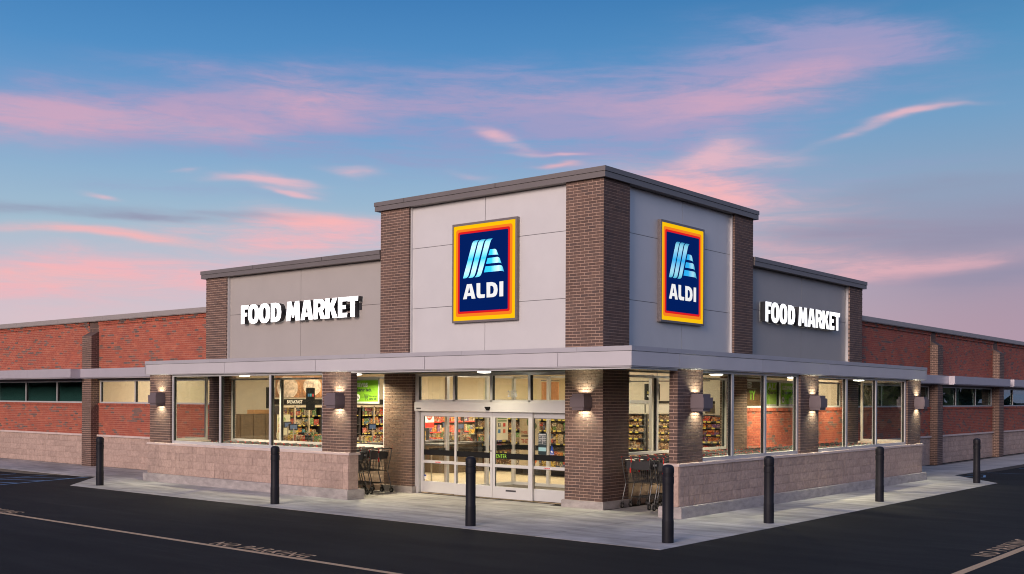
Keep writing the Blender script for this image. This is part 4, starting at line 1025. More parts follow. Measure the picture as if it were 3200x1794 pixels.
def wheel_mesh():
    mb = MB(); k = 14
    for y0, y1, rr, mi in ((-.016, .016, .062, 0), (-.018, .018, .036, 1)):
        n = len(mb.v)
        for y in (y0, y1):
            for i in range(k): t = 2*pi*i/k; mb.v.append((rr*cos(t), y, .062+rr*sin(t)))
        for i in range(k): j = (i+1) % k; mb.f.append((n+i, n+k+i, n+k+j, n+j)); mb.m.append(mi)
        mb.f.append(tuple(n+i for i in range(k))); mb.m.append(mi); mb.f.append(tuple(n+2*k-1-i for i in range(k))); mb.m.append(mi)
    mb.box(-.012, .012, -.028, -.022, .06, .15, 2); mb.box(-.012, .012, .022, .028, .06, .15, 2); mb.box(-.02, .02, -.028, .028, .14, .165, 2)
    return mb
TP = trolley_parts(); wm = wheel_mesh()
for v in TP.values(): v[0].v = [(a, b, c*1.065) for a, b, c in v[0].v]
tmesh = {k: v[0].mesh(k, M[v[1]]) for k, v in TP.items()}
wmesh = wm.mesh('wheel', [M['rubber'], M['steel'], M['cartw']])
WP = [(.0, -.345), (.0, .345), (.86, -.22), (.86, .22)]
allm = MB(); mlist = ['cartw', 'cartp', 'redp', 'steel', 'white']
for k, (mb_, m) in TP.items():
    n = len(allm.v); allm.v += mb_.v; allm.f += [tuple(n+i for i in f) for f in mb_.f]; allm.m += [mlist.index(m)]*len(mb_.f)
for wx, wy in WP: allm.tube((wx, wy-.016, .062), (wx, wy+.016, .062), .062, 8, 1)
joined = allm.mesh('trolley', [M[m] for m in mlist])
proto = None
def trolley(side, s, d, label, group, full):
    global proto
    loc = (-s, -d, .0) if side == 'L' else (d, s, 0); rz = pi if side == 'L' else pi/2
    if not full:
        o = link('shopping_trolley', joined); tag(o, label, 'shopping trolley', group)
    elif proto is None:
        o = thing('shopping_trolley', label, 'shopping trolley', group=group)
        for k, me in tmesh.items(): link(k, me, o)
        for wx, wy in WP: link('wheel', wmesh, o, (wx, wy, 0))
        proto = o
    else:
        o = copy_tree(proto); o['label'] = label; o['group'] = group
    o.location = loc; o.rotation_euler = (0, 0, rz+random.uniform(-.012, .012))
rows = [('L', 6.42, .42, 20, 'the left bay row against the shop window'), ('L', 6.40, 1.27, 20, 'the left bay row behind the low wall'),
        ('R', .62, .44, 35, 'the right bay row against the shop window'), ('R', .55, 1.30, 35, 'the right bay row behind the low wall')]
ordn = ['first', 'second', 'third']
for side, s0, d, n, where in rows:
    for i in range(n):
        if i < 3: trolley(side, s0+i*.34, d, ordn[i]+' black trolley from the open end of '+where, 'trolleys in '+where, True)
        else: trolley(side, s0+i*.34, d, 'black trolley nested deep in '+where, 'trolleys in '+where, False)

# ------------------------------------------------------------------ inside the shop
inn = MB(); inn.box(-50, -.42, .42, 50, -.02, .012); struct(inn.obj('floor', M['sfloor']))
inn = MB(); inn.box(-50, -.42, .42, 50, 4.10, 4.19); struct(inn.obj('ceiling', M['ceil']))
def wallbox(x0, x1, y0, y1, m='cream', z1=3.2):
    b_ = MB(); b_.box(x0, x1, y0, y1, .012, z1); return b_
w = MB(); w.box(-21.5, -21.35, .42, 34, .012, 4.1); w.box(-21.35, -.6, 26, 26.15, .012, 4.1); w.box(-7.5, -.42, 14.3, 14.45, .012, 4.1); w.box(-7.65, -7.5, 14.3, 26, .012, 4.1)
struct(w.obj('wall_inside', M['cream']))
w = MB(); w.box(-50, -49, .42, 34, 0, 4.1); w.box(-7.5, -.42, 49, 50, 0, 4.1); w.box(-50, -21.5, 33, 34, 0, 4.1); w.box(-7.65, -7.5, 26, 50, 0, 4.1); w.box(-49, -21.5, 1.6, 1.7, 0, 4.1); w.box(-1.7, -1.6, 14.45, 49, 0, 4.1); struct(w.obj('wall_back_room', mat('back_room_teal', (.13, .20, .21), .8)))
# mat and inner vestibule
mt = MB(); mt.box(-5.6, -1.1, .42, 3.8, .013, .022); struct(mt.obj('entrance_mat', M['matt']))
ves = MB()
def post(x, y, z0=.02, z1=3.0, w_=.035): ves.box(x-w_, x+w_, y-w_, y+w_, z0, z1)
for x, y in ((-5.65, 1.15), (-5.65, 2.72), (-5.65, 3.85), (-4.43, 3.85), (-2.9, 3.85), (-1.2, 3.85)): post(x, y, w_=.045)
for z0, z1 in ((.02, .10), (2.28, 2.36), (2.94, 3.0)):
    ves.box(-5.68, -5.62, .45, 3.80, z0, z1); ves.box(-5.60, -1.25, 3.82, 3.88, z0, z1)
vo = ves.obj('vestibule_frame', M['alu'], store)
vp = MB(); vp.box(-5.652, -5.648, .45, 3.80, .10, 2.94); vp.box(-5.60, -1.25, 3.848, 3.852, .10, 2.94); vp.obj('pane', M['glass'], vo)
vb = MB(); vb.box(-5.657, -5.653, .5, 3.80, .98, 1.12); vb.box(-5.60, -1.25, 3.856, 3.860, .98, 1.12); vb.obj('safety_band', M['black'], vo)
# luminaires on the shop ceiling
hsg = MB(); hsg.box(-1.35, 1.35, -1.35, 1.35, .03, .10); hsgm = hsg.mesh('housing', M['white'])
where = ['over the far left corner', 'over the left tills', 'over the right tills', 'over the freezer row', 'over the middle aisle', 'beside the vestibule', 'over the back of the left aisle', 'over the back of the middle aisle', 'over the bakery shelves', 'behind the high right-hand windows', 'over the rearmost shelves']
for (x, y, en), wh in zip(((-19.5, 3.0, 95), (-15.5, 3.0, 190), (-11.5, 3.0, 200), (-17.5, 8.5, 200), (-12.5, 8.5, 300), (-8.0, 7.0, 300), (-16, 15, 620), (-11, 15, 520), (-4.0, 6.8, 190), (-2.5, 12.0, 190), (-16, 21, 620)), where):
    t = thing('ceiling_light', 'square ceiling light '+wh, 'ceiling light', (x, y, 4.0), group='square lights on the shop ceiling'); link('housing', hsgm, t)
    ld = bpy.data.lights.new('shop_light', 'AREA'); ld.shape = 'RECTANGLE'; ld.size = 2.6; ld.size_y = 2.6; ld.energy = en; ld.color = (1.0, .87, .68); ld.spread = radians(168)
    lo = bpy.data.objects.new('shop_light', ld); COL.objects.link(lo); lo.parent = t; lo.location = (0, 0, .02)
t = thing('strip_light', 'long bright strip light in the entrance lobby, seen through the panes above the doors', 'ceiling light', (-3.4, 2.2, 3.02), group=None)
q = MB(); q.box(-1.9, 1.9, -.06, .06, .02, .07); q.obj('housing', M['white'], t); q = MB(); q.box(-1.88, 1.88, -.04, .04, 0, .018); q.obj('tube', M['tube'], t)
ld = bpy.data.lights.new('lobby_light', 'AREA'); ld.shape = 'RECTANGLE'; ld.size = 3.6; ld.size_y = .08; ld.energy = 70; ld.color = (1.0, .88, .68)
lo = bpy.data.objects.new('lobby_light', ld); COL.objects.link(lo); lo.parent = t; lo.location = (0, 0, -.01)
# shelving
def shelf_unit(name, label, cat, x, y, rz, L, H, levels, pm, front=None, dark=True, depth=.5, group=None, ticket=True, header=None):
    """local x along the unit, local -y towards the shopper"""
    t = thing(name, label, cat, (x, y, .012), rz, group=group)
    b_ = MB(); b_.box(-L/2, L/2, 0, .03, 0, H); b_.box(-L/2, -L/2+.03, -depth, 0, 0, H); b_.box(L/2-.03, L/2, -depth, 0, 0, H); b_.obj('back_panel', M['dgrey'] if dark else M['white'], t)
    pr = MB(); tk = MB()
    for i, z in enumerate(levels):
        s_ = MB(); s_.box(-L/2+.03, L/2-.03, -depth, 0, z-.03, z); s_.obj('shelf', M['dgrey'] if dark else M['white'], t)
        if ticket:
            ta = -L/2+.05
            while ta < L/2-.15:
                tw = random.uniform(.08, .16); tk.box(ta, ta+tw, -depth-.012, -depth-.001, z-.045, z+.0, 0); ta += tw+random.uniform(.04, .22) if front is None else tw+.004
        top = levels[i+1]-.05 if i+1 < len(levels) else H
        a = -L/2+.05
        while a < L/2-.12:
            w_ = random.choice((.08, .12, .16, .2, .26)); h_ = (top-z)*random.uniform(.62, .93)
            if a+w_ > L/2-.04: break
            k = random.randint(1, 2)
            for q in range(k): pr.box(a, a+w_-.01, -depth+.03+random.uniform(0, .04), -.12, z+h_*q/k+.002, z+h_*(q+1)/k-.004)
            a += w_+random.choice((0, .004, .01))
    pr.obj('packs', M[pm], t, kind='stuff')
    if ticket: tk.obj('price_rail', front or M['sy2'], t)
    if header:
        h = MB(); h.box(-L/2, L/2, -depth-.04, -depth+.02, H+.02, H+.24); h.obj('header_board', M['black'], t)
    return t
M['sy2'] = mat('yellow_ticket_rail', (.55, .45, .10), .5); M['rrail'] = mat('red_rail', (.60, .04, .03), .5)
# freezer wall seen through the left windows (faces +x)
fr_ys = [6.9, 8.9, 10.9, 12.9]
for i, y in enumerate(fr_ys):
    t = shelf_unit('freezer_case', ['upright freezer case under the word BREAKFAST', 'upright freezer case behind the card-reader tills, second from the left', 'upright freezer case behind the green banner', 'upright freezer case at the right end of the row'][i], 'freezer', -19.0, y, pi/2, 2.0, 2.08, [.25, .62, .98, 1.34, 1.70], 'prod', depth=.5)
    fr = MB()
    for q in (-1.0, -.34, .33, 1.0): fr.box(q-.03, q+.03, -.60, -.55, .0, 2.06)
    fr.box(-1, 1, -.60, -.55, 2.0, 2.08); fr.box(-1, 1, -.60, -.55, 0, .25); fr.obj('door_frame', M['steel'], t)
    hb = MB(); hb.box(-1, 1, -.62, .03, 2.10, 2.31); hb.obj('header_board', M['black'], t)
T = Matrix(((0, 0, 1, -18.36), (1, 0, 0, 6.14), (0, 1, 0, 2.17), (0, 0, 0, 1)))
pt = thing('aisle_sign', 'lettered word BREAKFAST on the black freezer header', 'sign'); text_obj('letters', 'BREAKFAST', .165, T, M['white'], pt, bold=.004, xs=.85)
# ice-cream picture over the freezers
ic = thing('wall_picture', 'large picture of two ice-cream scoops above the freezers, seen through the left windows', 'picture')
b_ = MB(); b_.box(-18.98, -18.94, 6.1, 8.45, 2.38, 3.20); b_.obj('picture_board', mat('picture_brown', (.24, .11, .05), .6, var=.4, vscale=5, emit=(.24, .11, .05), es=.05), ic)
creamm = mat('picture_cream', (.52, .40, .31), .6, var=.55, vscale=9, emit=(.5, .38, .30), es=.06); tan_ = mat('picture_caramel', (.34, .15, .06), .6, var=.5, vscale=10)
def disc_yz(x, y, z, ry, rz_, m, name):
    T = Matrix(((0, 0, 1, x), (1, 0, 0, y), (0, 1, 0, z), (0, 0, 0, 1))); f = MB(); L = [(px, max(2.39-z, min(3.17-z, py))) for px, py in ell(0, 0, ry, rz_, 26, 2.0)]; L = [(max(6.12-y, min(8.43-y, a)), b2) for a, b2 in L]
    f.prism([L], .002, T); f.obj(name, m, ic)
disc_yz(-18.936, 6.72, 2.70, .58, .50, tan_, 'picture_cone'); disc_yz(-18.932, 6.62, 2.76, .50, .44, creamm, 'picture_scoop'); disc_yz(-18.936, 7.85, 2.68, .50, .46, tan_, 'picture_cone'); disc_yz(-18.932, 7.82, 2.82, .44, .36, creamm, 'picture_scoop')
# hanging boards
def hang_board(x, y, ztop, w_, h_, label, words=(), facing='R', colr='black', wordm=None):
    t = thing('hanging_sign', label, 'sign')
    b_ = MB()
    if facing == 'R': b_.box(x-.01, x, y, y+w_, ztop-h_, ztop)
    else: b_.box(x, x+w_, y, y+.01, ztop-h_, ztop)
    b_.obj('board', M[colr], t)
    r = MB()
    for q in (.15, .85):
        p = (x-.005, y+w_*q) if facing == 'R' else (x+w_*q, y+.005)
        r.tube((p[0], p[1], ztop), (p[0], p[1], 4.1), .004, 4)
    r.obj('cord', M['steel'], t)
    for i, (txt, size, xo, zo, m, xs_) in enumerate(words):
        T = Matrix(((0, 0, 1, x+.003), (1, 0, 0, y+xo), (0, 1, 0, ztop-zo), (0, 0, 0, 1))) if facing == 'R' else Matrix(((1, 0, 0, x+xo), (0, 0, -1, y-.003), (0, 1, 0, ztop-zo), (0, 0, 0, 1)))
        text_obj('words', txt, size, T, m, t, bold=size*.02, xs=xs_)
    return t
hang_board(-14.0, 1.85, 2.70, .32, .66, 'narrow black hanging board left of the ice-cream picture')
hb2 = hang_board(-14.0, 3.44, 2.70, .36, .72, 'narrow black hanging board with blue and red icon squares')
for i, c in enumerate(((.04, .16, .35), (.05, .30, .34), (.5, .05, .05))):
    q = MB(); q.box(-13.997, -13.994, 3.50+i*.09, 3.57+i*.09, 2.42, 2.51); q.obj('icon_square', mat('icon_col', c, .5), hb2)
# tall wood-fronted cupboard and till counters
cp = thing('tall_cupboard', 'tall brown panelled cupboard against the cream wall', 'cupboard')
b_ = MB(); b_.box(-19.3, -18.7, 4.3, 6.0, .012, 1.78); b_.obj('carcass', M['wood'], cp)
for i in range(3): q = MB(); q.box(-18.69, -18.675, 4.33+i*.56, 4.33+i*.56+.53, .06, 1.74); q.obj('door_panel', M['wood'], cp)
bx = thing('cardboard_box', 'low brown box on top of the tall cupboard', 'box'); q = MB(); q.box(-19.2, -18.8, 5.0, 5.9, 1.785, 1.93); q.obj('box_body', mat('cardboard', (.36, .20, .09), .8), bx); q = MB(); q.box(-19.2, -18.8, 5.42, 5.47, 1.931, 1.934); q.obj('tape', M['capst'], bx)
def till(x, y, label):
    t = thing('till_counter', label, 'till', (x, y, .012), 0, group='till counters')
    b_ = MB(); b_.box(-.45, .45, -1.3, 1.3, .0, .86); b_.obj('counter', M['wood'], t); b_ = MB(); b_.box(-.48, .48, -1.33, 1.33, .86, .92); b_.obj('counter_top', M['dgrey'], t)
    b_ = MB(); b_.tube((.1, -.2, .92), (.1, -.2, 1.42), .02, 6); b_.obj('pole', M['steel'], t)
    b_ = MB(); b_.box(.06, .10, -.36, -.04, 1.36, 1.56); b_.obj('till_screen', M['black'], t); b_ = MB(); b_.box(.101, .104, -.33, -.07, 1.39, 1.53); b_.obj('screen_glow', mat('screen', (.05, .07, .12), .2, emit=(.10, .14, .22), es=.6), t)
    b_ = MB(); b_.box(.28, .40, .10, .26, 1.06, 1.20); b_.tube((.34, .18, .92), (.34, .18, 1.06), .018, 6); b_.obj('card_reader', M['black'], t)
    b_ = MB(); b_.box(-.1, .25, .45, .95, .92, 1.10); b_.obj('scanner', M['dgrey'], t)
    r = MB(); r.box(.30, .62, -1.25, 1.25, .70, .73); r.box(.30, .62, -1.25, 1.25, .95, .98); r.obj('impulse_shelf', M['dgrey'], t)
    p = MB(); a = -1.2
    while a < 1.15:
        w_ = random.uniform(.05, .12); p.box(a, a+w_, .34, .60, .98, .98+random.uniform(.08, .22)); p.box(a, a+w_, .34, .60, .73, .73+random.uniform(.08, .18)); a += w_+.006
    p.obj('packs', M['prod'], t, kind='stuff')
    return t
till(-15.6, 4.1, 'dark till counter nearest the left-hand wall'); till(-13.2, 2.4, 'dark till counter behind the middle pane of the left windows'); till(-11.9, 4.5, 'dark till counter behind the green banner'); till(-12.3, 8.3, 'dark till counter seen through the left door leaf'); till(-10.4, 7.0, 'dark till counter nearest the vestibule, behind the sliding doors')
fs = thing('poster', 'pale poster with the words fresh simple in green and orange', 'poster'); q = MB(); q.box(-16.2, -16.18, 4.0, 4.55, .012, 1.80); q.obj('poster_board', mat('poster_pale', (.62, .58, .40), .6), fs)
for i, (w_, c) in enumerate((('fresh', (.15, .32, .04)), ('simple', (.6, .16, .03)), ('less', (.55, .08, .03)))):
    text_obj('words', w_, .19, Matrix(((0, 0, 1, -16.176), (1, 0, 0, 4.03), (0, 1, 0, 1.58-.19*i), (0, 0, 0, 1))), mat('ink%s' % w_, c, .6), fs, bold=.004, xs=.8, shear=.3)
# promotional runs beyond the tills
for i, y in enumerate((13.4, 15.5, 17.6, 19.7, 21.8)):
    shelf_unit('promotion_shelf', 'long shelf with red price rail and bright packs, bay %s from the left' % ['one', 'two', 'three', 'four', 'five'][i], 'shelf', -17.6, y, pi/2, 2.05, 2.1, [.2, .6, 1.0, 1.42, 1.78], 'prodred' if i % 2 == 0 else 'prod', front=M['rrail'], group='bays with red price rails')
yb = [(-15.4, 9.3), (-15.0, 13.6)]
for i, (x, y) in enumerate(yb):
    t = thing('display_bin', ['yellow cardboard display bin under the red and white poster', 'yellow cardboard display bin near the vestibule post'][i], 'display bin', (x, y, .012)); b_ = MB(); b_.box(-.4, .4, -.7, .7, 0, 1.15); b_.obj('bin_body', M['prodyel'], t)
    p = MB()
    for k in range(24): a = random.uniform(-.35, .35); c = random.uniform(-.65, .55); p.box(a, a+.08, c, c+.1, 1.15, 1.15+random.uniform(.08, .25))
    p.obj('packs', M['prodred'], t, kind='stuff')
rh = hang_board(-14.0, 8.92, 1.98, .50, .68, 'white hanging poster with a red disc reading RED HOT', colr='white')
T = Matrix(((0, 0, 1, -13.996), (1, 0, 0, 9.17), (0, 1, 0, 1.74), (0, 0, 0, 1))); f = MB(); f.prism([ell(0, 0, .15, .15, 24, 2)], .001, T); f.obj('red_disc', M['redp'], rh)
for i, w_ in enumerate(('RED', 'HOT')): text_obj('words', w_, .115, Matrix(((0, 0, 1, -13.993), (1, 0, 0, 9.17), (0, 1, 0, 1.755-.095*i), (0, 0, 0, 1))), M['white'], rh, bold=.004, xs=.85, align='CENTER')
q = MB(); q.box(-13.998, -13.995, 8.925, 9.415, 1.31, 1.50); q.obj('red_strip', M['redp'], rh)
# dark pile of bottles on the third till and steel queue rails
qr = thing('queue_rail', 'steel queue rail on posts behind the sliding doors', 'rail')
q = MB()
for x, y in ((-7.2, 2.2), (-7.6, 5.0), (-7.9, 7.4)): q.tube((x, y, .012), (x, y, 1.02), .022, 8); q.lathe([(.08, .012), (.07, .03), (.03, .05)], (x, y, 0), 12)
q.obj('post', M['steel'], qr); q = MB()
for z in (.95, .86): q.tube((-7.2, 2.2, z), (-7.6, 5.0, z), .016, 6); q.tube((-7.6, 5.0, z), (-7.9, 7.4, z), .016, 6)
q.obj('rail_bar', M['steel'], qr)
# social poster by the vestibule side, stand poster beyond
sp = thing('poster', 'cream poster with four small social icons behind the ENTER door', 'poster'); q = MB(); q.box(-5.61, -5.605, 3.05, 3.55, 1.26, 1.98); q.obj('poster_board', mat('poster_cream', (.78, .70, .52), .6), sp)
ics = [((.05, .05, .05), 3.13, 1.62, 'facebook'), ((.6, .06, .04), 3.34, 1.62, ''), ((.08, .22, .38), 3.13, 1.45, ''), ((.65, .16, .08), 3.34, 1.45, '')]
for c, y, z, _ in ics: q = MB(); q.box(-5.603, -5.601, y, y+.10, z, z+.10); q.obj('icon', mat('icon', c, .6), sp)
T = Matrix(((0, 0, 1, -5.600), (1, 0, 0, 3.16), (0, 1, 0, 1.63), (0, 0, 0, 1))); text_obj('icon_letter', 'f', .11, T, M['white'], sp, bold=.003)
for z, c in ((1.90, (.70, .14, .03)), (1.83, (.2, .3, .12)), (1.76, (.2, .3, .12))): q = MB(); q.box(-5.603, -5.601, 3.11, 3.49, z, z+.035); q.obj('printed_line', mat('line', c, .6), sp)
ap = thing('poster_stand', "tall floor-standing poster reading THEY'RE PRICES beyond the vestibule", 'poster stand'); q = MB(); q.box(-6.05, -5.35, 4.6, 4.62, .50, 1.92); q.obj('poster_board', mat('poster_buff', (.62, .52, .38), .6), ap)
q = MB(); q.tube((-5.7, 4.63, .012), (-5.7, 4.63, .6), .022, 8); q.lathe([(.20, .0), (.19, .012), (.02, .02)], (-5.7, 4.63, .014), 18); q.obj('stand', M['wood'], ap)
TT = lambda x, z: Matrix(((1, 0, 0, x), (0, 0, -1, 4.597), (0, 1, 0, z), (0, 0, 0, 1)))
inkr = mat('poster_red', (.42, .06, .03), .6)
text_obj('words', "THESE AREN'T", .10, TT(-5.99, 1.40), inkr, ap, bold=.002, xs=.8); text_obj('words', "THEY'RE", .16, TT(-5.99, 1.13), inkr, ap, bold=.004, xs=.8); text_obj('words', 'PRICES.', .16, TT(-5.99, .93), inkr, ap, bold=.004, xs=.75)
q = MB(); q.prism([ell(0, 0, .13, .10, 20, 2)], .001, TT(-5.55, 1.62)); q.prism([ell(0, 0, .09, .12, 20, 2)], .001, TT(-5.70, 1.72)); q.obj('printed_leaves', mat('poster_green', (.08, .13, .04), .6, var=.4, vscale=20), ap)
q = MB(); q.prism([ell(0, 0, .14, .11, 20, 2)], .001, TT(-5.55, .66)); q.obj('printed_peppers', mat('poster_orange', (.60, .15, .03), .6, var=.4, vscale=20), ap)
q = MB(); q.box(-5.98, -5.55, 4.594, 4.597, 1.30, 1.36); q.obj('printed_band', M['wood'], ap)
# shelves straight beyond the right-hand leaves and beyond the right-hand windows (facing -y)
shelf_unit('snack_shelf', 'shelf of boxed snacks beyond the right-hand door leaf', 'shelf', -7.0, 7.4, 0, 2.4, 2.0, [.25, .65, 1.02, 1.42, 1.75], 'prod', group='shelves beyond the doors')
shelf_unit('snack_shelf', 'shelf of mixed packets with a green price card behind the ENTER door', 'shelf', -9.4, 8.2, 0, 2.2, 2.0, [.25, .65, 1.02, 1.42, 1.75], 'prodbrn', group='shelves beyond the doors')
for i, (x, pm) in enumerate(((-5.6, 'prodbrn'), (-3.5, 'prodbrn'), (-1.6, 'prodred'))):
    t = shelf_unit('bakery_shelf', ['bakery shelf with dark crates of loaves beside the corner pier', 'bakery shelf with brown packs behind the window mullion', 'shelf with red packs behind the first lamp pier'][i], 'shelf', x, 9.4 if i < 2 else 8.6, 0, 2.05, 1.92, [.20, .50, .86, 1.18, 1.38, 1.58, 1.76], pm, group='bakery shelves')
    if i < 2:
        q = MB(); q.box(-1.02, 1.02, -.56, .03, 1.96, 2.24); q.obj('valance', mat('valance_grey', (.40, .38, .34), .5), t); q = MB(); q.box(-1.02, 1.02, -.58, .02, 2.25, 2.33); q.obj('header_board', M['black'], t)
w = MB(); w.box(-7.2, -.6, 10.2, 10.3, .012, 4.1); struct(w.obj('wall_bakery', M['cream']))
for x, wd_ in ((-6.05, 'YOGURT'), (-4.6, 'BATCH')):
    t = thing('aisle_sign', 'small white word %s on the black bakery header' % wd_, 'sign'); text_obj('letters', wd_, .07, Matrix(((1, 0, 0, x), (0, 0, -1, 8.81), (0, 1, 0, 2.28), (0, 0, 0, 1))), M['white'], t, bold=.002)
hs1 = hang_board(-4.62, 8.9, 2.86, .55, .50, 'dark square hanging board with a round emblem, above the bakery shelves', facing='L', words=[('A', .09, .18, .16, M['white'], 1), ('Simple', .10, .10, .30, M['sy2'], .7), ('Appeals', .08, .10, .40, M['white'], .7)])
pipe = thing('sign_rail', 'dark pipe rail under the shop ceiling above the bakery', 'rail'); q = MB(); q.tube((-6.6, 8.95, 2.94), (-2.4, 8.95, 2.94), .018, 6); q.obj('pipe', M['dgrey'], pipe); q = MB()
for x in (-6.2, -5.2, -4.2, -3.2): q.tube((x-.03, 8.95, 2.94), (x+.03, 8.95, 2.94), .034, 8); q.tube((x, 8.95, 2.94), (x, 8.95, 4.1), .008, 5)
q.obj('bracket', M['dgrey'], pipe)
# banners on the windows of the trolley bays
M['lime'], _N, _b = newmat('banner_green'); _b.inputs['Base Color'].default_value = (.30, .56, .05, 1); _b.inputs['Roughness'].default_value = .6
_t = _N.n('ShaderNodeBsdfTranslucent'); _t.inputs[0].default_value = (.32, .62, .06, 1); _m = _N.n('ShaderNodeMixShader'); _m.inputs[0].default_value = .5
_N.nt.links.new(_b.outputs[0], _m.inputs[1]); _N.nt.links.new(_t.outputs[0], _m.inputs[2]); _N.nt.links.new(_m.outputs[0], _N.nt.nodes['Material Output'].inputs[0]); M['limew'] = mat('banner_grey', (.80, .84, .78), .6); M['inkn'] = mat('banner_ink', (.012, .02, .03), .6)
def banner(side, s_left, d, z0, w_, h_, label, q=1.0):
    t = thing('banner', label, 'banner')
    sg = -1 if side == 'L' else 1
    f = MB(); f.fb(side, s_left, s_left+sg*w_, d-.02, d+.002, z0, z0+.05); f.fb(side, s_left, s_left+sg*w_, d-.02, d+.002, z0+h_-.05, z0+h_); f.fb(side, s_left, s_left+sg*.05, d-.02, d+.002, z0+.05, z0+h_-.05); f.fb(side, s_left+sg*(w_-.05), s_left+sg*w_, d-.02, d+.002, z0+.05, z0+h_-.05); f.obj('banner_frame', M['alu'], t)
    f = MB(); f.fb(side, s_left+sg*.05, s_left+sg*(w_-.05), d-.003, d, z0+.05, z0+h_-.05); f.obj('banner_face', M['lime'], t)
    X = lambda a, z: TF(side, s_left+sg*a*w_, d+.003, z0+z*h_)
    k = h_/.66
    text_obj('words', 'ALDI saves', .215*k, X(.075, .67), M['limew'], t, bold=.007, xs=1.0*q); text_obj('words', 'Quarter in. Quarter back.', .135*k, X(.065, .485), M['inkn'], t, bold=.004, xs=.80*q)
    f = MB(); f.prism([ell(0, 0, .085*k, .085*k, 24, 2)], .001, X(.46, .25)); f.obj('coin_disc', M['white'], t)
    text_obj('words', '25\u00a2', .085*k, X(.46, .20) @ Matrix.Translation((0, 0, .002)), M['inkn'], t, bold=.002, align='CENTER', xs=.85)
    f = MB(); f.prism([[(0, 0), (.14*k, 0), (.14*k, .008*k), (0, .008*k)]], .001, X(.525, .25))
    c = [(0, .12), (.03, .115), (.055, .0), (.165, .0), (.19, .10)]
    T = X(.61, .20) @ Matrix.Scale(k, 4)
    def seg(a, b2, r=.005):
        a = Vector(a); b2 = Vector(b2); n_ = Vector((-(b2-a).y, (b2-a).x)).normalized()*r; f.prism([[tuple(a-n_), tuple(b2-n_), tuple(b2+n_), tuple(a+n_)]], .0005, T)
    for a, b2 in (((-.01, .125), (.03, .115)), ((.03, .115), (.06, -.005)), ((.06, -.005), (.16, -.005)), ((.035, .095), (.19, .095)), ((.19, .095), (.17, .025)), ((.05, .06), (.18, .06)), ((.055, .028), (.17, .028)), ((.08, .095), (.085, .028)), ((.12, .095), (.12, .028)), ((.155, .095), (.15, .028))): seg(a, b2)
    f.obj('cart_drawing', M['inkn'], t)
    f = MB(); f.prism([ell(0, 0, .018, .018, 12, 2), ell(0, 0, .009, .009, 12, 2, True)], .0005, T @ Matrix.Translation((.075, -.03, 0))); f.prism([ell(0, 0, .018, .018, 12, 2), ell(0, 0, .009, .009, 12, 2, True)], .0005, T @ Matrix.Translation((.145, -.03, 0))); f.obj('cart_wheels', M['inkn'], t)
    text_obj('words', 'Return cart, get', .062*k, X(.755, .27), M['inkn'], t, xs=.72); text_obj('words', 'quarter back', .065*k, X(.755, .16), M['inkn'], t, bold=.002, xs=.80)
banner('L', 8.86, -.345, 2.235, 1.54, .665, 'lime green trolley-deposit banner in the left shop window beside the doors')
banner('R', 8.35, -.345, 2.215, 2.5, .70, 'lime green trolley-deposit banner in the high window of the right-hand front', 1.6)
wp = thing('wall_picture', 'dark wood-grain picture with green letters TY, left of the right-hand banner', 'picture'); q = MB(); q.fb('R', 7.0, 8.25, -.42, -.40, 2.23, 3.0); q.obj('picture_board', mat('woodgrain_print', (.13, .065, .03), .6, var=.5, vscale=6, stretch=(1, .4, 8)), wp)
text_obj('words', 'EED', .21, TF('R', 7.42, -.397, 2.72), M['white'], wp, bold=.006, xs=.75); text_obj('words', 'TY', .33, TF('R', 7.55, -.397, 2.40), M['green'], wp, bold=.012, xs=.8)
q = MB(); q.fb('R', 7.0, 8.0, -.397, -.395, 2.685, 2.692); q.obj('printed_rule', M['white'], wp)
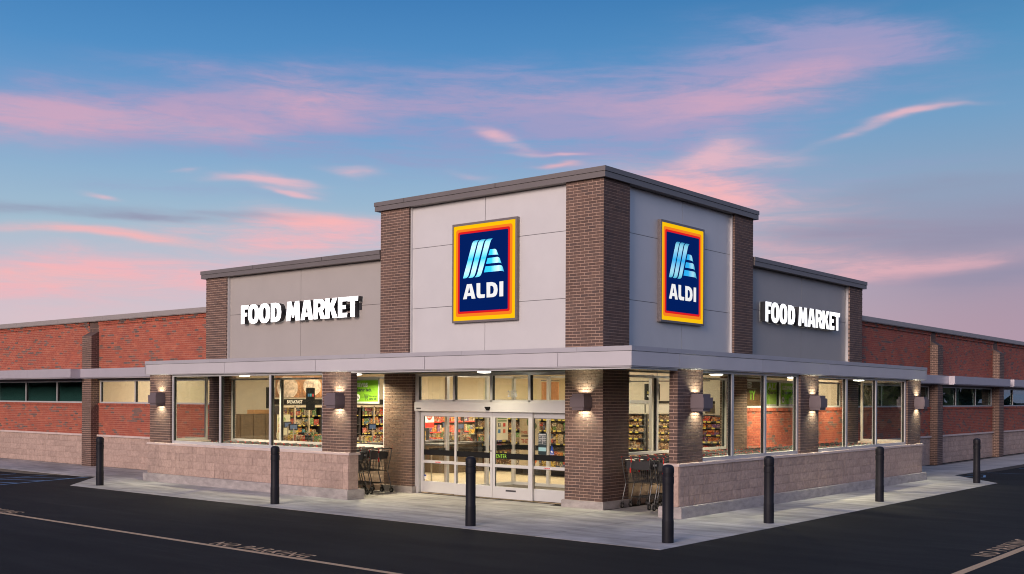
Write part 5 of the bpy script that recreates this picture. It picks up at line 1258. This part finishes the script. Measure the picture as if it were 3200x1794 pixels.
# copper hanging sheets above the vestibule
cpr = mat('copper_print', (.62, .30, .15), .5, var=.25, vscale=6, stretch=(8, 8, 1))
for i, x in enumerate((-6.05, -6.36)):
    t = thing('hanging_sign', ['copper-coloured hanging sheet nearest the corner pier, above the doors', 'narrower copper-coloured hanging sheet, the left one above the doors'][i], 'sign'); q = MB(); q.box(x, x+(.33 if i == 0 else .2), 6.0, 6.01, 2.35, 2.88); q.obj('sheet', cpr, t); q = MB(); q.tube((x-.02, 6.0, 2.93), (x+.35, 6.0, 2.93), .012, 6); q.obj('hanging_rod', M['dgrey'], t)

# ------------------------------------------------------------------ wood across the road, behind the viewpoint: what the glass reflects
wood = MB(); rr = random.Random(5)
for i in range(260):
    a = radians(rr.uniform(-185, 88)); R_ = rr.uniform(72, 92); cx, cy = 10+R_*cos(a), -5+R_*sin(a); h = rr.uniform(8, 13)
    wood.tube((cx, cy, -.1), (cx, cy, h*.6), .25, 5, 1)
    for k in range(60):
        px, py, pz = cx+rr.gauss(0, 2.2), cy+rr.gauss(0, 2.2), h*rr.uniform(.1, .95); r_ = rr.uniform(.3, .7)
        n = len(wood.v)
        for q in range(6): wood.v.append((px+rr.gauss(0, r_), py+rr.gauss(0, r_), max(0, pz+rr.gauss(0, r_*.8))))
        for f in ((0, 1, 2), (3, 4, 5), (0, 2, 4), (1, 3, 5), (0, 3, 5), (1, 2, 4)): wood.f.append(tuple(n+j for j in f)); wood.m.append(0)
for i in range(17000):
    a = radians(rr.uniform(-185, 88)); R_ = rr.uniform(70, 84); px, py, pz = 10+R_*cos(a), -5+R_*sin(a), rr.uniform(0, 6.5)
    n = len(wood.v)
    for q in range(3): wood.v.append((px+rr.gauss(0, 1.0), py+rr.gauss(0, 1.0), max(0, pz+rr.gauss(0, .7))))
    wood.f.append((n, n+1, n+2)); wood.m.append(0)
o = wood.obj('far_wood', [mat('far_foliage', (.05, .055, .03), .9), mat('far_bark', (.05, .04, .03), .9)], kind='stuff'); o['label'] = 'dark wood across the car park behind the viewpoint'
